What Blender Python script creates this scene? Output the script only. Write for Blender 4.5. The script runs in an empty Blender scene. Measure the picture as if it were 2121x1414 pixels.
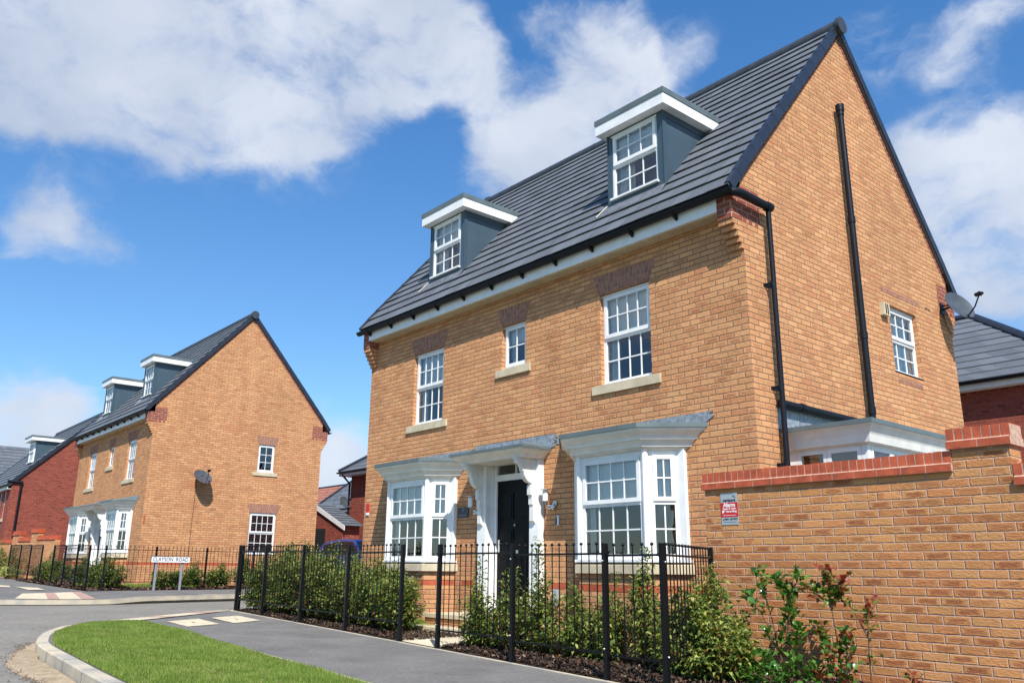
import bpy, math, random
import numpy as np
from mathutils import Vector, Matrix
R_ = math.radians
random.seed(7); np.random.seed(7)
scene = bpy.context.scene
C = scene.collection

# ------------------------------------------------------------ camera
cd = bpy.data.cameras.new('camera'); cam = bpy.data.objects.new('camera', cd); C.objects.link(cam)
cd.sensor_width = 36.0; cd.lens = 36.0*1720.64/2121.0; cd.clip_start = 0.05; cd.clip_end = 4000
cr = Vector((0.65060463, 0.75936607, 0.00876237)); cu = Vector((0.19449902, -0.17777284, 0.96465898)); cf = Vector((-0.73408701, 0.62590733, 0.26335579))
M = Matrix(((cr.x, cu.x, -cf.x, 5.5837), (cr.y, cu.y, -cf.y, -8.6081), (cr.z, cu.z, -cf.z, 0.8131), (0, 0, 0, 1)))
cam.matrix_world = M
scene.camera = cam
scene.render.resolution_x = 1024; scene.render.resolution_y = 682
scene.view_settings.view_transform = 'Standard'; scene.view_settings.look = 'None'
scene.view_settings.exposure = 0.5; scene.view_settings.gamma = 1.0
scene.render.engine = 'CYCLES'
try:
    scene.cycles.max_bounces = 8; scene.cycles.transparent_max_bounces = 16
except Exception: pass

# ------------------------------------------------------------ sun + sky
SUN = Vector((1.0, -0.62, 1.315)).normalized()
sl = bpy.data.lights.new('sun', 'SUN'); sl.energy = 4.7; sl.angle = R_(0.53); sl.color = (1.0, 0.955, 0.88)
so = bpy.data.objects.new('sun', sl); C.objects.link(so)
so.rotation_euler = (-SUN).to_track_quat('-Z', 'Y').to_euler()
world = bpy.data.worlds.new('World'); scene.world = world; world.use_nodes = True

def build_world():
    nt = world.node_tree; nt.nodes.clear(); N = nt.nodes.new; L = nt.links.new
    out = N('ShaderNodeOutputWorld'); bg = N('ShaderNodeBackground'); L(bg.outputs[0], out.inputs[0])
    sky = N('ShaderNodeTexSky'); sky.sky_type = 'NISHITA'; sky.sun_disc = False
    sky.sun_elevation = math.asin(SUN.z); sky.sun_rotation = math.atan2(SUN.x, SUN.y)
    sky.air_density = 1.0; sky.dust_density = 0.3; sky.ozone_density = 2.2
    bg.inputs[1].default_value = 0.095
    tc = N('ShaderNodeTexCoord'); nrm = N('ShaderNodeVectorMath'); nrm.operation = 'NORMALIZE'
    L(tc.outputs['Generated'], nrm.inputs[0]); D = nrm.outputs[0]
    sep = N('ShaderNodeSeparateXYZ'); L(D, sep.inputs[0])
    # deep clear blue overhead, paler low down: tint of the sky colour with elevation
    mr = N('ShaderNodeMapRange'); mr.inputs[1].default_value = 0.0; mr.inputs[2].default_value = 0.62
    L(sep.outputs[2], mr.inputs[0])
    tint = N('ShaderNodeMix'); tint.data_type = 'RGBA'
    tint.inputs[6].default_value = (0.90, 1.08, 1.18, 1); tint.inputs[7].default_value = (0.54, 1.10, 1.52, 1)
    L(mr.outputs[0], tint.inputs[0])
    mul = N('ShaderNodeMix'); mul.data_type = 'RGBA'; mul.blend_type = 'MULTIPLY'; mul.inputs[0].default_value = 1
    L(sky.outputs[0], mul.inputs[6]); L(tint.outputs[2], mul.inputs[7])
    # clouds: soft banks at given sky directions, broken up by fractal noise
    banks = CLOUDS
    def math_(op, a, b=None, c=None):
        n = N('ShaderNodeMath'); n.operation = op
        for i, v in enumerate((a, b, c)):
            if v is None: continue
            if isinstance(v, (int, float)): n.inputs[i].default_value = v
            else: L(v, n.inputs[i])
        return n.outputs[0]
    warp = N('ShaderNodeTexNoise'); warp.inputs['Scale'].default_value = 9; warp.inputs['Detail'].default_value = 5
    L(D, warp.inputs['Vector'])
    wsub = N('ShaderNodeVectorMath'); wsub.operation = 'SUBTRACT'; L(warp.outputs['Color'], wsub.inputs[0]); wsub.inputs[1].default_value = (.5, .5, .5)
    wsc = N('ShaderNodeVectorMath'); wsc.operation = 'SCALE'; L(wsub.outputs[0], wsc.inputs[0]); wsc.inputs['Scale'].default_value = 0.085
    wad = N('ShaderNodeVectorMath'); L(D, wad.inputs[0]); L(wsc.outputs[0], wad.inputs[1])
    acc = None
    for (dx, dy, dz, r, s) in banks:
        dist = N('ShaderNodeVectorMath'); dist.operation = 'DISTANCE'
        L(wad.outputs[0], dist.inputs[0]); dist.inputs[1].default_value = (dx, dy, dz)
        m = N('ShaderNodeMapRange'); m.interpolation_type = 'SMOOTHSTEP'
        m.inputs[1].default_value = r*1.6; m.inputs[2].default_value = 0.0
        m.inputs[3].default_value = 0.0; m.inputs[4].default_value = s*.78
        L(dist.outputs['Value'], m.inputs[0])
        acc = m.outputs[0] if acc is None else math_('ADD', acc, m.outputs[0])
    # clouds over the rest of the sky (behind the viewer), away from the banks above
    gen = N('ShaderNodeTexNoise'); gen.inputs['Scale'].default_value = 2.2; gen.inputs['Detail'].default_value = 6; gen.inputs['Roughness'].default_value = .55
    L(D, gen.inputs['Vector'])
    gm = N('ShaderNodeMapRange'); gm.inputs[1].default_value = .5; gm.inputs[2].default_value = .68; gm.inputs[4].default_value = .8
    L(gen.outputs['Fac'], gm.inputs[0])
    dt = N('ShaderNodeVectorMath'); dt.operation = 'DOT_PRODUCT'; L(D, dt.inputs[0]); dt.inputs[1].default_value = tuple(cf)
    bk = N('ShaderNodeMapRange'); bk.inputs[1].default_value = .62; bk.inputs[2].default_value = .4; L(dt.outputs['Value'], bk.inputs[0])
    acc = math_('ADD', acc, math_('MULTIPLY', gm.outputs[0], bk.outputs[0]))
    n1 = N('ShaderNodeTexNoise'); n1.inputs['Scale'].default_value = 8.5; n1.inputs['Detail'].default_value = 14; n1.inputs['Roughness'].default_value = .62
    mp = N('ShaderNodeMapping'); mp.inputs['Scale'].default_value = (1, 1, 1.7); L(wad.outputs[0], mp.inputs[0]); L(mp.outputs[0], n1.inputs['Vector'])
    d = math_('ADD', math_('MINIMUM', acc, 1.0), math_('MULTIPLY', math_('SUBTRACT', n1.outputs['Fac'], .5), 2.3))
    mask = N('ShaderNodeMapRange'); mask.interpolation_type = 'SMOOTHSTEP'; mask.inputs[1].default_value = .08; mask.inputs[2].default_value = 1.12; L(d, mask.inputs[0])
    mk = math_('MULTIPLY', mask.outputs[0], math_('MINIMUM', math_('MULTIPLY', acc, 3.0), 0.93))
    # cloud colour: bright fluffy tops, grey-blue bases
    n2 = N('ShaderNodeTexNoise'); n2.inputs['Scale'].default_value = 4.2; n2.inputs['Detail'].default_value = 7; n2.inputs['Roughness'].default_value = .5
    L(wad.outputs[0], n2.inputs['Vector'])
    shade = N('ShaderNodeMapRange'); shade.inputs[1].default_value = .36; shade.inputs[2].default_value = .62; L(n2.outputs['Fac'], shade.inputs[0])
    cc = N('ShaderNodeMix'); cc.data_type = 'RGBA'
    k = .72/0.095
    cc.inputs[6].default_value = (.50*k, .58*k, .73*k, 1); cc.inputs[7].default_value = (.78*k, .83*k, .93*k, 1)
    L(shade.outputs[0], cc.inputs[0])
    fin = N('ShaderNodeMix'); fin.data_type = 'RGBA'
    L(mk, fin.inputs[0]); L(mul.outputs[2], fin.inputs[6]); L(cc.outputs[2], fin.inputs[7])
    L(fin.outputs[2], bg.inputs[0])

CLOUDS = [
    (-0.854, 0.097, 0.511, 0.088, 0.90),
    (-0.859, 0.154, 0.489, 0.103, 0.90),
    (-0.820, 0.235, 0.522, 0.110, 1.00),
    (-0.789, 0.319, 0.525, 0.111, 1.00),
    (-0.732, 0.380, 0.566, 0.102, 1.00),
    (-0.853, 0.227, 0.470, 0.059, 0.80),
    (-0.822, 0.286, 0.492, 0.067, 0.80),
    (-0.885, 0.130, 0.446, 0.058, 0.70),
    (-0.806, 0.354, 0.475, 0.059, 0.90),
    (-0.801, 0.383, 0.459, 0.027, 0.60),
    (-0.675, 0.443, 0.591, 0.070, 0.90),
    (-0.714, 0.432, 0.550, 0.049, 0.60),
    (-0.878, 0.090, 0.470, 0.065, 0.60),
    (-0.667, 0.496, 0.555, 0.039, 0.90),
    (-0.662, 0.524, 0.536, 0.039, 0.80),
    (-0.703, 0.479, 0.525, 0.033, 0.60),
    (-0.660, 0.541, 0.521, 0.022, 0.40),
    (-0.661, 0.477, 0.580, 0.033, 0.50),
    (-0.583, 0.564, 0.586, 0.038, 0.35),
    (-0.544, 0.594, 0.592, 0.040, 0.50),
    (-0.596, 0.531, 0.602, 0.032, 0.40),
    (-0.512, 0.621, 0.593, 0.021, 0.30),
    (-0.611, 0.605, 0.511, 0.061, 0.90),
    (-0.655, 0.593, 0.469, 0.068, 1.00),
    (-0.557, 0.638, 0.531, 0.060, 0.90),
    (-0.686, 0.545, 0.483, 0.042, 0.80),
    (-0.509, 0.674, 0.535, 0.042, 0.60),
    (-0.667, 0.551, 0.502, 0.034, 0.50),
    (-0.569, 0.603, 0.559, 0.033, 0.50),
    (-0.559, 0.663, 0.498, 0.081, 0.80),
    (-0.674, 0.594, 0.439, 0.046, 0.50),
    (-0.336, 0.775, 0.535, 0.037, 0.50),
    (-0.318, 0.797, 0.513, 0.032, 0.35),
    (-0.250, 0.811, 0.529, 0.046, 0.50),
    (-0.217, 0.819, 0.531, 0.028, 0.40),
    (-0.271, 0.837, 0.476, 0.032, 0.60),
    (-0.283, 0.824, 0.490, 0.018, 0.35),
    (-0.275, 0.885, 0.376, 0.070, 1.10),
    (-0.317, 0.871, 0.376, 0.053, 1.00),
    (-0.330, 0.844, 0.422, 0.041, 0.90),
    (-0.248, 0.875, 0.417, 0.045, 0.90),
    (-0.277, 0.913, 0.300, 0.069, 1.10),
    (-0.313, 0.899, 0.306, 0.043, 0.80),
    (-0.277, 0.925, 0.261, 0.041, 0.60),
    (-0.929, 0.140, 0.341, 0.040, 0.55),
    (-0.926, 0.177, 0.334, 0.046, 0.55),
    (-0.939, 0.128, 0.319, 0.026, 0.40),
    (-0.920, 0.220, 0.325, 0.029, 0.35),
    (-0.974, 0.173, 0.144, 0.049, 0.75),
    (-0.963, 0.220, 0.153, 0.035, 0.65),
    (-0.979, 0.160, 0.123, 0.048, 0.75),
    (-0.971, 0.202, 0.131, 0.041, 0.60),
    (-0.869, 0.474, 0.144, 0.050, 0.80),
    (-0.863, 0.492, 0.116, 0.050, 0.80),
    (-0.882, 0.460, 0.101, 0.027, 0.50),
    (-0.873, 0.451, 0.187, 0.014, 0.35),
]
build_world()

# ------------------------------------------------------------ materials
def newmat(name):
    m = bpy.data.materials.new(name); m.use_nodes = True
    return m, m.node_tree, m.node_tree.nodes['Principled BSDF']

def simple(name, col, rough=.6, metal=0, spec=.5, noise=0.0, nscale=8, bump=0, bscale=60, tint=None):
    m, nt, b = newmat(name)
    b.inputs['Base Color'].default_value = (*col, 1); b.inputs['Roughness'].default_value = rough
    b.inputs['Metallic'].default_value = metal; b.inputs['Specular IOR Level'].default_value = spec
    N = nt.nodes.new; L = nt.links.new
    tc = N('ShaderNodeTexCoord')
    if noise:
        n = N('ShaderNodeTexNoise'); n.inputs['Scale'].default_value = nscale; n.inputs['Detail'].default_value = 7
        L(tc.outputs['Object'], n.inputs['Vector'])
        mx = N('ShaderNodeMix'); mx.data_type = 'RGBA'
        t = tint or tuple(c*(1-noise) for c in col)
        mx.inputs[6].default_value = (*t, 1)
        mx.inputs[7].default_value = (*[min(1, c*(1+noise*.6)) for c in col], 1)
        mr = N('ShaderNodeMapRange'); mr.inputs[1].default_value = .35; mr.inputs[2].default_value = .65
        L(n.outputs['Fac'], mr.inputs[0]); L(mr.outputs[0], mx.inputs[0]); L(mx.outputs[2], b.inputs['Base Color'])
    if bump:
        n = N('ShaderNodeTexNoise'); n.inputs['Scale'].default_value = bscale; n.inputs['Detail'].default_value = 5
        L(tc.outputs['Object'], n.inputs['Vector'])
        bp = N('ShaderNodeBump'); bp.inputs['Strength'].default_value = bump; bp.inputs['Distance'].default_value = .01
        L(n.outputs['Fac'], bp.inputs['Height']); L(bp.outputs[0], b.inputs['Normal'])
    return m

def brick_mat(name, c_main, c_alt, c_dark, mortar, smear=.45, bw=.225, bh=.075, joint=.010, v0=.014, red=None, redp=0.0, contrast=1.0):
    """Brickwork from UVs in metres: stretcher bond, per-brick colour, fired patches, creases, recessed joints."""
    m, nt, b = newmat(name); N = nt.nodes.new; L = nt.links.new
    def ma(op, a, b_=None, c=None, clamp=False):
        n = N('ShaderNodeMath'); n.operation = op; n.use_clamp = clamp
        for i, v in enumerate((a, b_, c)):
            if v is None: continue
            if isinstance(v, (int, float)): n.inputs[i].default_value = v
            else: L(v, n.inputs[i])
        return n.outputs[0]
    def mix(f, a, c_):
        n = N('ShaderNodeMix'); n.data_type = 'RGBA'
        if isinstance(f, float): n.inputs[0].default_value = f
        else: L(f, n.inputs[0])
        for i, v in ((6, a), (7, c_)):
            if isinstance(v, tuple): n.inputs[i].default_value = (*v, 1)
            else: L(v, n.inputs[i])
        return n.outputs[2]
    uv = N('ShaderNodeUVMap'); uv.uv_map = 'uv'
    wob = N('ShaderNodeTexNoise'); wob.inputs['Scale'].default_value = 5; wob.inputs['Detail'].default_value = 3
    L(uv.outputs[0], wob.inputs['Vector'])
    s = N('ShaderNodeSeparateXYZ'); L(uv.outputs[0], s.inputs[0])
    wv = ma('MULTIPLY', ma('SUBTRACT', wob.outputs['Fac'], .5), .006)
    v = ma('DIVIDE', ma('ADD', ma('SUBTRACT', s.outputs[1], v0), wv), bh)
    row = ma('FLOOR', v); fy = ma('FRACT', v)
    wn0 = N('ShaderNodeTexWhiteNoise'); wn0.noise_dimensions = '1D'; L(row, wn0.inputs['W'])
    jit = ma('MULTIPLY', ma('SUBTRACT', wn0.outputs['Value'], .5), .12)
    u = ma('ADD', ma('ADD', ma('DIVIDE', s.outputs[0], bw), ma('MULTIPLY', ma('MODULO', ma('ABSOLUTE', row), 2), .5)), jit)
    col = ma('FLOOR', u); fx = ma('FRACT', u)
    cmb = N('ShaderNodeCombineXYZ'); L(col, cmb.inputs[0]); L(row, cmb.inputs[1])
    wn = N('ShaderNodeTexWhiteNoise'); wn.noise_dimensions = '3D'; L(cmb.outputs[0], wn.inputs['Vector'])
    sc = N('ShaderNodeSeparateColor'); L(wn.outputs['Color'], sc.inputs[0])
    r1, r2, r3 = sc.outputs[0], sc.outputs[1], sc.outputs[2]
    # distance to the joints in metres
    dx = ma('MULTIPLY', ma('SUBTRACT', .5, ma('ABSOLUTE', ma('SUBTRACT', fx, .5))), bw)
    dy = ma('MULTIPLY', ma('SUBTRACT', .5, ma('ABSOLUTE', ma('SUBTRACT', fy, .5))), bh)
    edge = ma('MINIMUM', dx, dy)
    en = N('ShaderNodeTexNoise'); en.inputs['Scale'].default_value = 60; en.inputs['Detail'].default_value = 2; L(uv.outputs[0], en.inputs['Vector'])
    edge = ma('ADD', edge, ma('MULTIPLY', ma('SUBTRACT', en.outputs['Fac'], .5), .003))
    mk = N('ShaderNodeMapRange'); mk.inputs[1].default_value = joint*.5-.001; mk.inputs[2].default_value = joint*.5+.0015
    L(edge, mk.inputs[0]); face = mk.outputs[0]
    # base colour of the brick
    base = mix(r1, c_main, c_alt)
    big = N('ShaderNodeTexNoise'); big.inputs['Scale'].default_value = .55; big.inputs['Detail'].default_value = 4; L(uv.outputs[0], big.inputs['Vector'])
    val = ma('ADD', .87, ma('MULTIPLY', r3, .18))
    val = ma('MULTIPLY', val, ma('ADD', .86, ma('MULTIPLY', big.outputs['Fac'], .28)))
    stk = N('ShaderNodeTexNoise'); stk.inputs['Scale'].default_value = 1; stk.inputs['Detail'].default_value = 6; mps = N('ShaderNodeMapping'); mps.inputs['Scale'].default_value = (2.6, .45, 1); L(uv.outputs[0], mps.inputs[0]); L(mps.outputs[0], stk.inputs['Vector'])
    val = ma('MULTIPLY', val, ma('ADD', .84, ma('MULTIPLY', stk.outputs['Fac'], .32)))
    # fired darker patch in the middle of some bricks
    stn = N('ShaderNodeTexNoise'); stn.inputs['Scale'].default_value = 1.0; stn.inputs['Detail'].default_value = 4
    mp = N('ShaderNodeMapping'); mp.inputs['Scale'].default_value = (14, 70, 1); L(uv.outputs[0], mp.inputs[0]); L(mp.outputs[0], stn.inputs['Vector'])
    ex = ma('SUBTRACT', 1, ma('POWER', ma('MULTIPLY', ma('ABSOLUTE', ma('SUBTRACT', fx, .5)), 2.5), 2))
    ey = ma('SUBTRACT', 1, ma('POWER', ma('MULTIPLY', ma('ABSOLUTE', ma('SUBTRACT', fy, .48)), 3.1), 2))
    blob = ma('ADD', ma('MINIMUM', ex, ey), ma('MULTIPLY', ma('SUBTRACT', stn.outputs['Fac'], .5), 2.2))
    bm = N('ShaderNodeMapRange'); bm.interpolation_type = 'SMOOTHSTEP'; bm.inputs[1].default_value = -.05; bm.inputs[2].default_value = .7; L(blob, bm.inputs[0])
    sel = N('ShaderNodeMapRange'); sel.inputs[1].default_value = 1-smear; sel.inputs[2].default_value = 1.0; sel.inputs[3].default_value = 0; sel.inputs[4].default_value = contrast; L(r2, sel.inputs[0])
    sm = ma('MULTIPLY', bm.outputs[0], sel.outputs[0], None, True)
    base = mix(sm, base, c_dark)
    if red:
        zone = N('ShaderNodeTexNoise'); zone.inputs['Scale'].default_value = .9; zone.inputs['Detail'].default_value = 3; L(uv.outputs[0], zone.inputs['Vector'])
        rs = ma('GREATER_THAN', ma('ADD', r3, ma('MULTIPLY', ma('SUBTRACT', zone.outputs['Fac'], .5), .9)), 1-redp)
        base = mix(ma('MULTIPLY', rs, .75), base, red)
    fine = N('ShaderNodeTexNoise'); fine.inputs['Scale'].default_value = 1; fine.inputs['Detail'].default_value = 6; fine.inputs['Roughness'].default_value = .7
    mp2 = N('ShaderNodeMapping'); mp2.inputs['Scale'].default_value = (40, 110, 40); L(uv.outputs[0], mp2.inputs[0]); L(mp2.outputs[0], fine.inputs['Vector'])
    val = ma('MULTIPLY', val, ma('ADD', .80, ma('MULTIPLY', fine.outputs['Fac'], .40)))
    sv = N('ShaderNodeVectorMath'); sv.operation = 'SCALE'; L(base, sv.inputs[0]); L(val, sv.inputs['Scale'])
    # mortar, bleached in blotches; bed joints stay darker, recess shade put into their colour
    mn = N('ShaderNodeTexNoise'); mn.inputs['Scale'].default_value = 9; mn.inputs['Detail'].default_value = 5; L(uv.outputs[0], mn.inputs['Vector'])
    mm = N('ShaderNodeMapRange'); mm.inputs[1].default_value = .42; mm.inputs[2].default_value = .72; L(mn.outputs['Fac'], mm.inputs[0])
    hj = ma('LESS_THAN', dx, dy)
    mcol = mix(ma('MULTIPLY', ma('ADD', mm.outputs[0], hj, None, True), .9), mortar, tuple(min(1, c*1.5) for c in mortar))
    fin = mix(face, mcol, sv.outputs[0])
    # rare white lime spots
    vo = N('ShaderNodeTexNoise'); vo.inputs['Scale'].default_value = 4.3; vo.inputs['Detail'].default_value = 8; vo.inputs['Roughness'].default_value = .7; L(uv.outputs[0], vo.inputs['Vector'])
    vm = N('ShaderNodeMapRange'); vm.inputs[1].default_value = .735; vm.inputs[2].default_value = .78; vm.inputs[4].default_value = .6; L(vo.outputs['Fac'], vm.inputs[0])
    fin = mix(vm.outputs[0], fin, (.62, .55, .48))
    L(fin, b.inputs['Base Color']); b.inputs['Roughness'].default_value = .88; b.inputs['Specular IOR Level'].default_value = .18
    # relief: recessed joints, creases in the faces
    hk = N('ShaderNodeMapRange'); hk.inputs[1].default_value = joint*.5-.003; hk.inputs[2].default_value = joint*.5+.003; L(edge, hk.inputs[0])
    cr_ = N('ShaderNodeTexNoise'); cr_.inputs['Scale'].default_value = 1; cr_.inputs['Detail'].default_value = 5; cr_.inputs['Distortion'].default_value = 1.5
    mp3 = N('ShaderNodeMapping'); mp3.inputs['Scale'].default_value = (22, 55, 1); L(uv.outputs[0], mp3.inputs[0]); L(mp3.outputs[0], cr_.inputs['Vector'])
    h = ma('ADD', hk.outputs[0], ma('MULTIPLY', cr_.outputs['Fac'], .85))
    h = ma('ADD', h, ma('MULTIPLY', r1, .3))
    bp = N('ShaderNodeBump'); bp.inputs['Strength'].default_value = .9; bp.inputs['Distance'].default_value = .013
    L(h, bp.inputs['Height']); L(bp.outputs[0], b.inputs['Normal'])
    return m

BUFF = brick_mat('brick_buff', (.665, .345, .162), (.61, .290, .130), (.45, .185, .09), (.24, .15, .10), .50, red=(.50, .21, .10), redp=.08)
BUFF_OLD = brick_mat('brick_buff_creased', (.60, .300, .118), (.57, .240, .092), (.37, .135, .058), (.42, .28, .22), .68, red=(.42, .16, .06), redp=.06, contrast=1.25)
REDB = brick_mat('brick_red', (.32, .078, .052), (.27, .062, .042), (.15, .035, .025), (.24, .12, .09), .4)
ORANGEB = brick_mat('brick_red_quoin', (.33, .095, .06), (.28, .08, .05), (.2, .055, .04), (.46, .32, .25), .3)
def smooth_red(): return simple('engineering_brick', (.45, .088, .034), .6, noise=.25, nscale=9, bump=.3, bscale=90)
COPB = smooth_red()
MORTAR = simple('mortar', (.46, .33, .25), .95, noise=.2, bump=.5)
PURPLEB = simple('lintel_brick', (.34, .155, .100), .85, noise=.35, nscale=14, bump=.4)
UPVC = simple('white_upvc', (.80, .80, .79), .36, spec=.4, noise=.07, nscale=5)
CREAMW = simple('painted_moulding', (.77, .75, .70), .45, noise=.09, nscale=6)
STONE = simple('cast_stone', (.56, .47, .32), .8, noise=.14, nscale=6, bump=.25, bscale=120)
LEAD = simple('lead_flashing', (.30, .33, .36), .5, metal=.25, noise=.35, nscale=22, bump=.6, bscale=18)
GREYTRIM = simple('grey_grp_trim', (.115, .145, .15), .45, noise=.15, nscale=4)
CLAD = simple('dormer_cladding', (.052, .085, .112), .42, noise=.15, nscale=2)
BLKPL = simple('black_plastic', (.006, .008, .013), .45, spec=.25)
BLKMT = simple('black_railing_paint', (.004, .004, .005), .45, spec=.25)
BOLT = simple('galvanised_bolt', (.55, .56, .58), .3, metal=.9)
DISHG = simple('dish_grey', (.060, .068, .078), .42, noise=.2, nscale=6)
DARKIN = simple('interior_dark', (.10, .09, .08), .9)
INWALL = simple('interior_plaster', (.66, .62, .55), .9)
CURT = simple('white_curtain', (.82, .82, .80), .9, noise=.15, nscale=12)
BLIND = simple('roller_blind', (.88, .89, .88), .9)
DOORM = simple('black_door', (.004, .004, .005), .35, spec=.12)
CHROME = simple('chrome', (.6, .6, .6), .18, metal=1)
KERB = simple('concrete_kerb', (.46, .39, .28), .9, noise=.3, nscale=3, bump=.5, bscale=90, tint=(.36, .33, .28))
SLATEP = simple('slate_plaque', (.03, .04, .055), .5, noise=.2)
REDPL = simple('alarm_red', (.55, .012, .016), .4)
SILVER = simple('sign_silver', (.42, .45, .48), .38, metal=.3, noise=.05)
WHITEP = simple('white_paint', (.8, .8, .8), .4)
TXBLK = simple('sign_black', (.012, .012, .012), .5)

def tile_mat():
    m, nt, b = newmat('concrete_roof_tile'); N = nt.nodes.new; L = nt.links.new
    uv = N('ShaderNodeUVMap'); uv.uv_map = 'uv'
    s = N('ShaderNodeSeparateXYZ'); L(uv.outputs[0], s.inputs[0])
    def ma(op, a, b_=None):
        n = N('ShaderNodeMath'); n.operation = op
        for i, v in enumerate((a, b_)):
            if v is None: continue
            if isinstance(v, (int, float)): n.inputs[i].default_value = v
            else: L(v, n.inputs[i])
        return n.outputs[0]
    row = ma('FLOOR', s.outputs[1])
    u = ma('ADD', ma('DIVIDE', s.outputs[0], .30), ma('MULTIPLY', ma('MODULO', row, 2), .5)); col = ma('FLOOR', u); fx = ma('FRACT', u)
    cmb = N('ShaderNodeCombineXYZ'); L(col, cmb.inputs[0]); L(row, cmb.inputs[1])
    wn = N('ShaderNodeTexWhiteNoise'); wn.noise_dimensions = '3D'; L(cmb.outputs[0], wn.inputs['Vector'])
    tc = N('ShaderNodeTexCoord'); n = N('ShaderNodeTexNoise'); n.inputs['Scale'].default_value = 2.5; n.inputs['Detail'].default_value = 8; L(tc.outputs['Object'], n.inputs['Vector'])
    n3 = N('ShaderNodeTexNoise'); n3.inputs['Scale'].default_value = 70; n3.inputs['Detail'].default_value = 4; L(tc.outputs['Object'], n3.inputs['Vector'])
    v = ma('ADD', .78, ma('ADD', ma('MULTIPLY', wn.outputs['Value'], .32), ma('MULTIPLY', n.outputs['Fac'], .3)))
    jt = ma('GREATER_THAN', ma('ABSOLUTE', ma('SUBTRACT', fx, .5)), .491)
    v = ma('MULTIPLY', v, ma('SUBTRACT', 1, ma('MULTIPLY', jt, .4)))
    sv = N('ShaderNodeVectorMath'); sv.operation = 'SCALE'; sv.inputs[0].default_value = (.108, .117, .132); L(v, sv.inputs['Scale'])
    L(sv.outputs[0], b.inputs['Base Color']); b.inputs['Roughness'].default_value = .62; b.inputs['Specular IOR Level'].default_value = .35
    bp = N('ShaderNodeBump'); bp.inputs['Strength'].default_value = .25; bp.inputs['Distance'].default_value = .004; L(n3.outputs['Fac'], bp.inputs['Height']); L(bp.outputs[0], b.inputs['Normal'])
    return m
TILE = tile_mat()
RIDGE = simple('ridge_tile', (.045, .052, .066), .5, noise=.2, nscale=5)
CLAYT = simple('clay_roof_tile', (.34, .13, .085), .8, noise=.3, nscale=3)

def glass_mat(name='window_glass', tint=(.93, .96, .96), base=.045):
    m = bpy.data.materials.new(name); m.use_nodes = True; nt = m.node_tree; nt.nodes.clear(); N = nt.nodes.new; L = nt.links.new
    out = N('ShaderNodeOutputMaterial'); tr = N('ShaderNodeBsdfTransparent'); tr.inputs[0].default_value = (*tint, 1)
    gl = N('ShaderNodeBsdfGlossy'); gl.inputs['Roughness'].default_value = .015; gl.inputs[0].default_value = (.95, .97, 1, 1)
    fr = N('ShaderNodeFresnel'); fr.inputs[0].default_value = 1.7
    ad = N('ShaderNodeMath'); ad.inputs[1].default_value = base; ad.use_clamp = True; L(fr.outputs[0], ad.inputs[0])
    tc = N('ShaderNodeTexCoord'); n = N('ShaderNodeTexNoise'); n.inputs['Scale'].default_value = 1.3; L(tc.outputs['Object'], n.inputs['Vector'])
    bp = N('ShaderNodeBump'); bp.inputs['Strength'].default_value = .22; bp.inputs['Distance'].default_value = .05; L(n.outputs['Fac'], bp.inputs['Height']); L(bp.outputs[0], gl.inputs['Normal'])
    mx = N('ShaderNodeMixShader'); L(ad.outputs[0], mx.inputs[0]); L(tr.outputs[0], mx.inputs[1]); L(gl.outputs[0], mx.inputs[2]); L(mx.outputs[0], out.inputs[0])
    return m
GLASS = glass_mat()

def ground_mat(name, c1, c2, c3, rough=.9, s1=1.2, s2=140, amt=.5, bump=.8):
    m, nt, b = newmat(name); N = nt.nodes.new; L = nt.links.new
    tc = N('ShaderNodeTexCoord')
    n1 = N('ShaderNodeTexNoise'); n1.inputs['Scale'].default_value = s1; n1.inputs['Detail'].default_value = 8; n1.inputs['Roughness'].default_value = .6; L(tc.outputs['Object'], n1.inputs['Vector'])
    n2 = N('ShaderNodeTexNoise'); n2.inputs['Scale'].default_value = s2; n2.inputs['Detail'].default_value = 3; L(tc.outputs['Object'], n2.inputs['Vector'])
    a = N('ShaderNodeMix'); a.data_type = 'RGBA'; a.inputs[6].default_value = (*c1, 1); a.inputs[7].default_value = (*c2, 1)
    m1 = N('ShaderNodeMapRange'); m1.inputs[1].default_value = .35; m1.inputs[2].default_value = .65; L(n1.outputs['Fac'], m1.inputs[0]); L(m1.outputs[0], a.inputs[0])
    n3 = N('ShaderNodeTexNoise'); n3.inputs['Scale'].default_value = s2*.22; n3.inputs['Detail'].default_value = 6; n3.inputs['Roughness'].default_value = .75; L(tc.outputs['Object'], n3.inputs['Vector'])
    m3 = N('ShaderNodeMapRange'); m3.inputs[1].default_value = .3; m3.inputs[2].default_value = .7; m3.inputs[3].default_value = .68; m3.inputs[4].default_value = 1.32; L(n3.outputs['Fac'], m3.inputs[0])
    v3 = N('ShaderNodeVectorMath'); v3.operation = 'SCALE'; L(a.outputs[2], v3.inputs[0]); L(m3.outputs[0], v3.inputs['Scale'])
    c = N('ShaderNodeMix'); c.data_type = 'RGBA'; c.inputs[7].default_value = (*c3, 1); L(v3.outputs[0], c.inputs[6])
    m2 = N('ShaderNodeMapRange'); m2.inputs[1].default_value = .5; m2.inputs[2].default_value = .7; m2.inputs[4].default_value = amt; L(n2.outputs['Fac'], m2.inputs[0]); L(m2.outputs[0], c.inputs[0])
    L(c.outputs[2], b.inputs['Base Color']); b.inputs['Roughness'].default_value = rough; b.inputs['Specular IOR Level'].default_value = .25
    bp = N('ShaderNodeBump'); bp.inputs['Strength'].default_value = bump; bp.inputs['Distance'].default_value = .006; L(n2.outputs['Fac'], bp.inputs['Height']); L(bp.outputs[0], b.inputs['Normal'])
    return m
ASPH = ground_mat('pavement_asphalt', (.128, .121, .114), (.188, .177, .163), (.24, .225, .205), s2=120, amt=.4)
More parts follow.
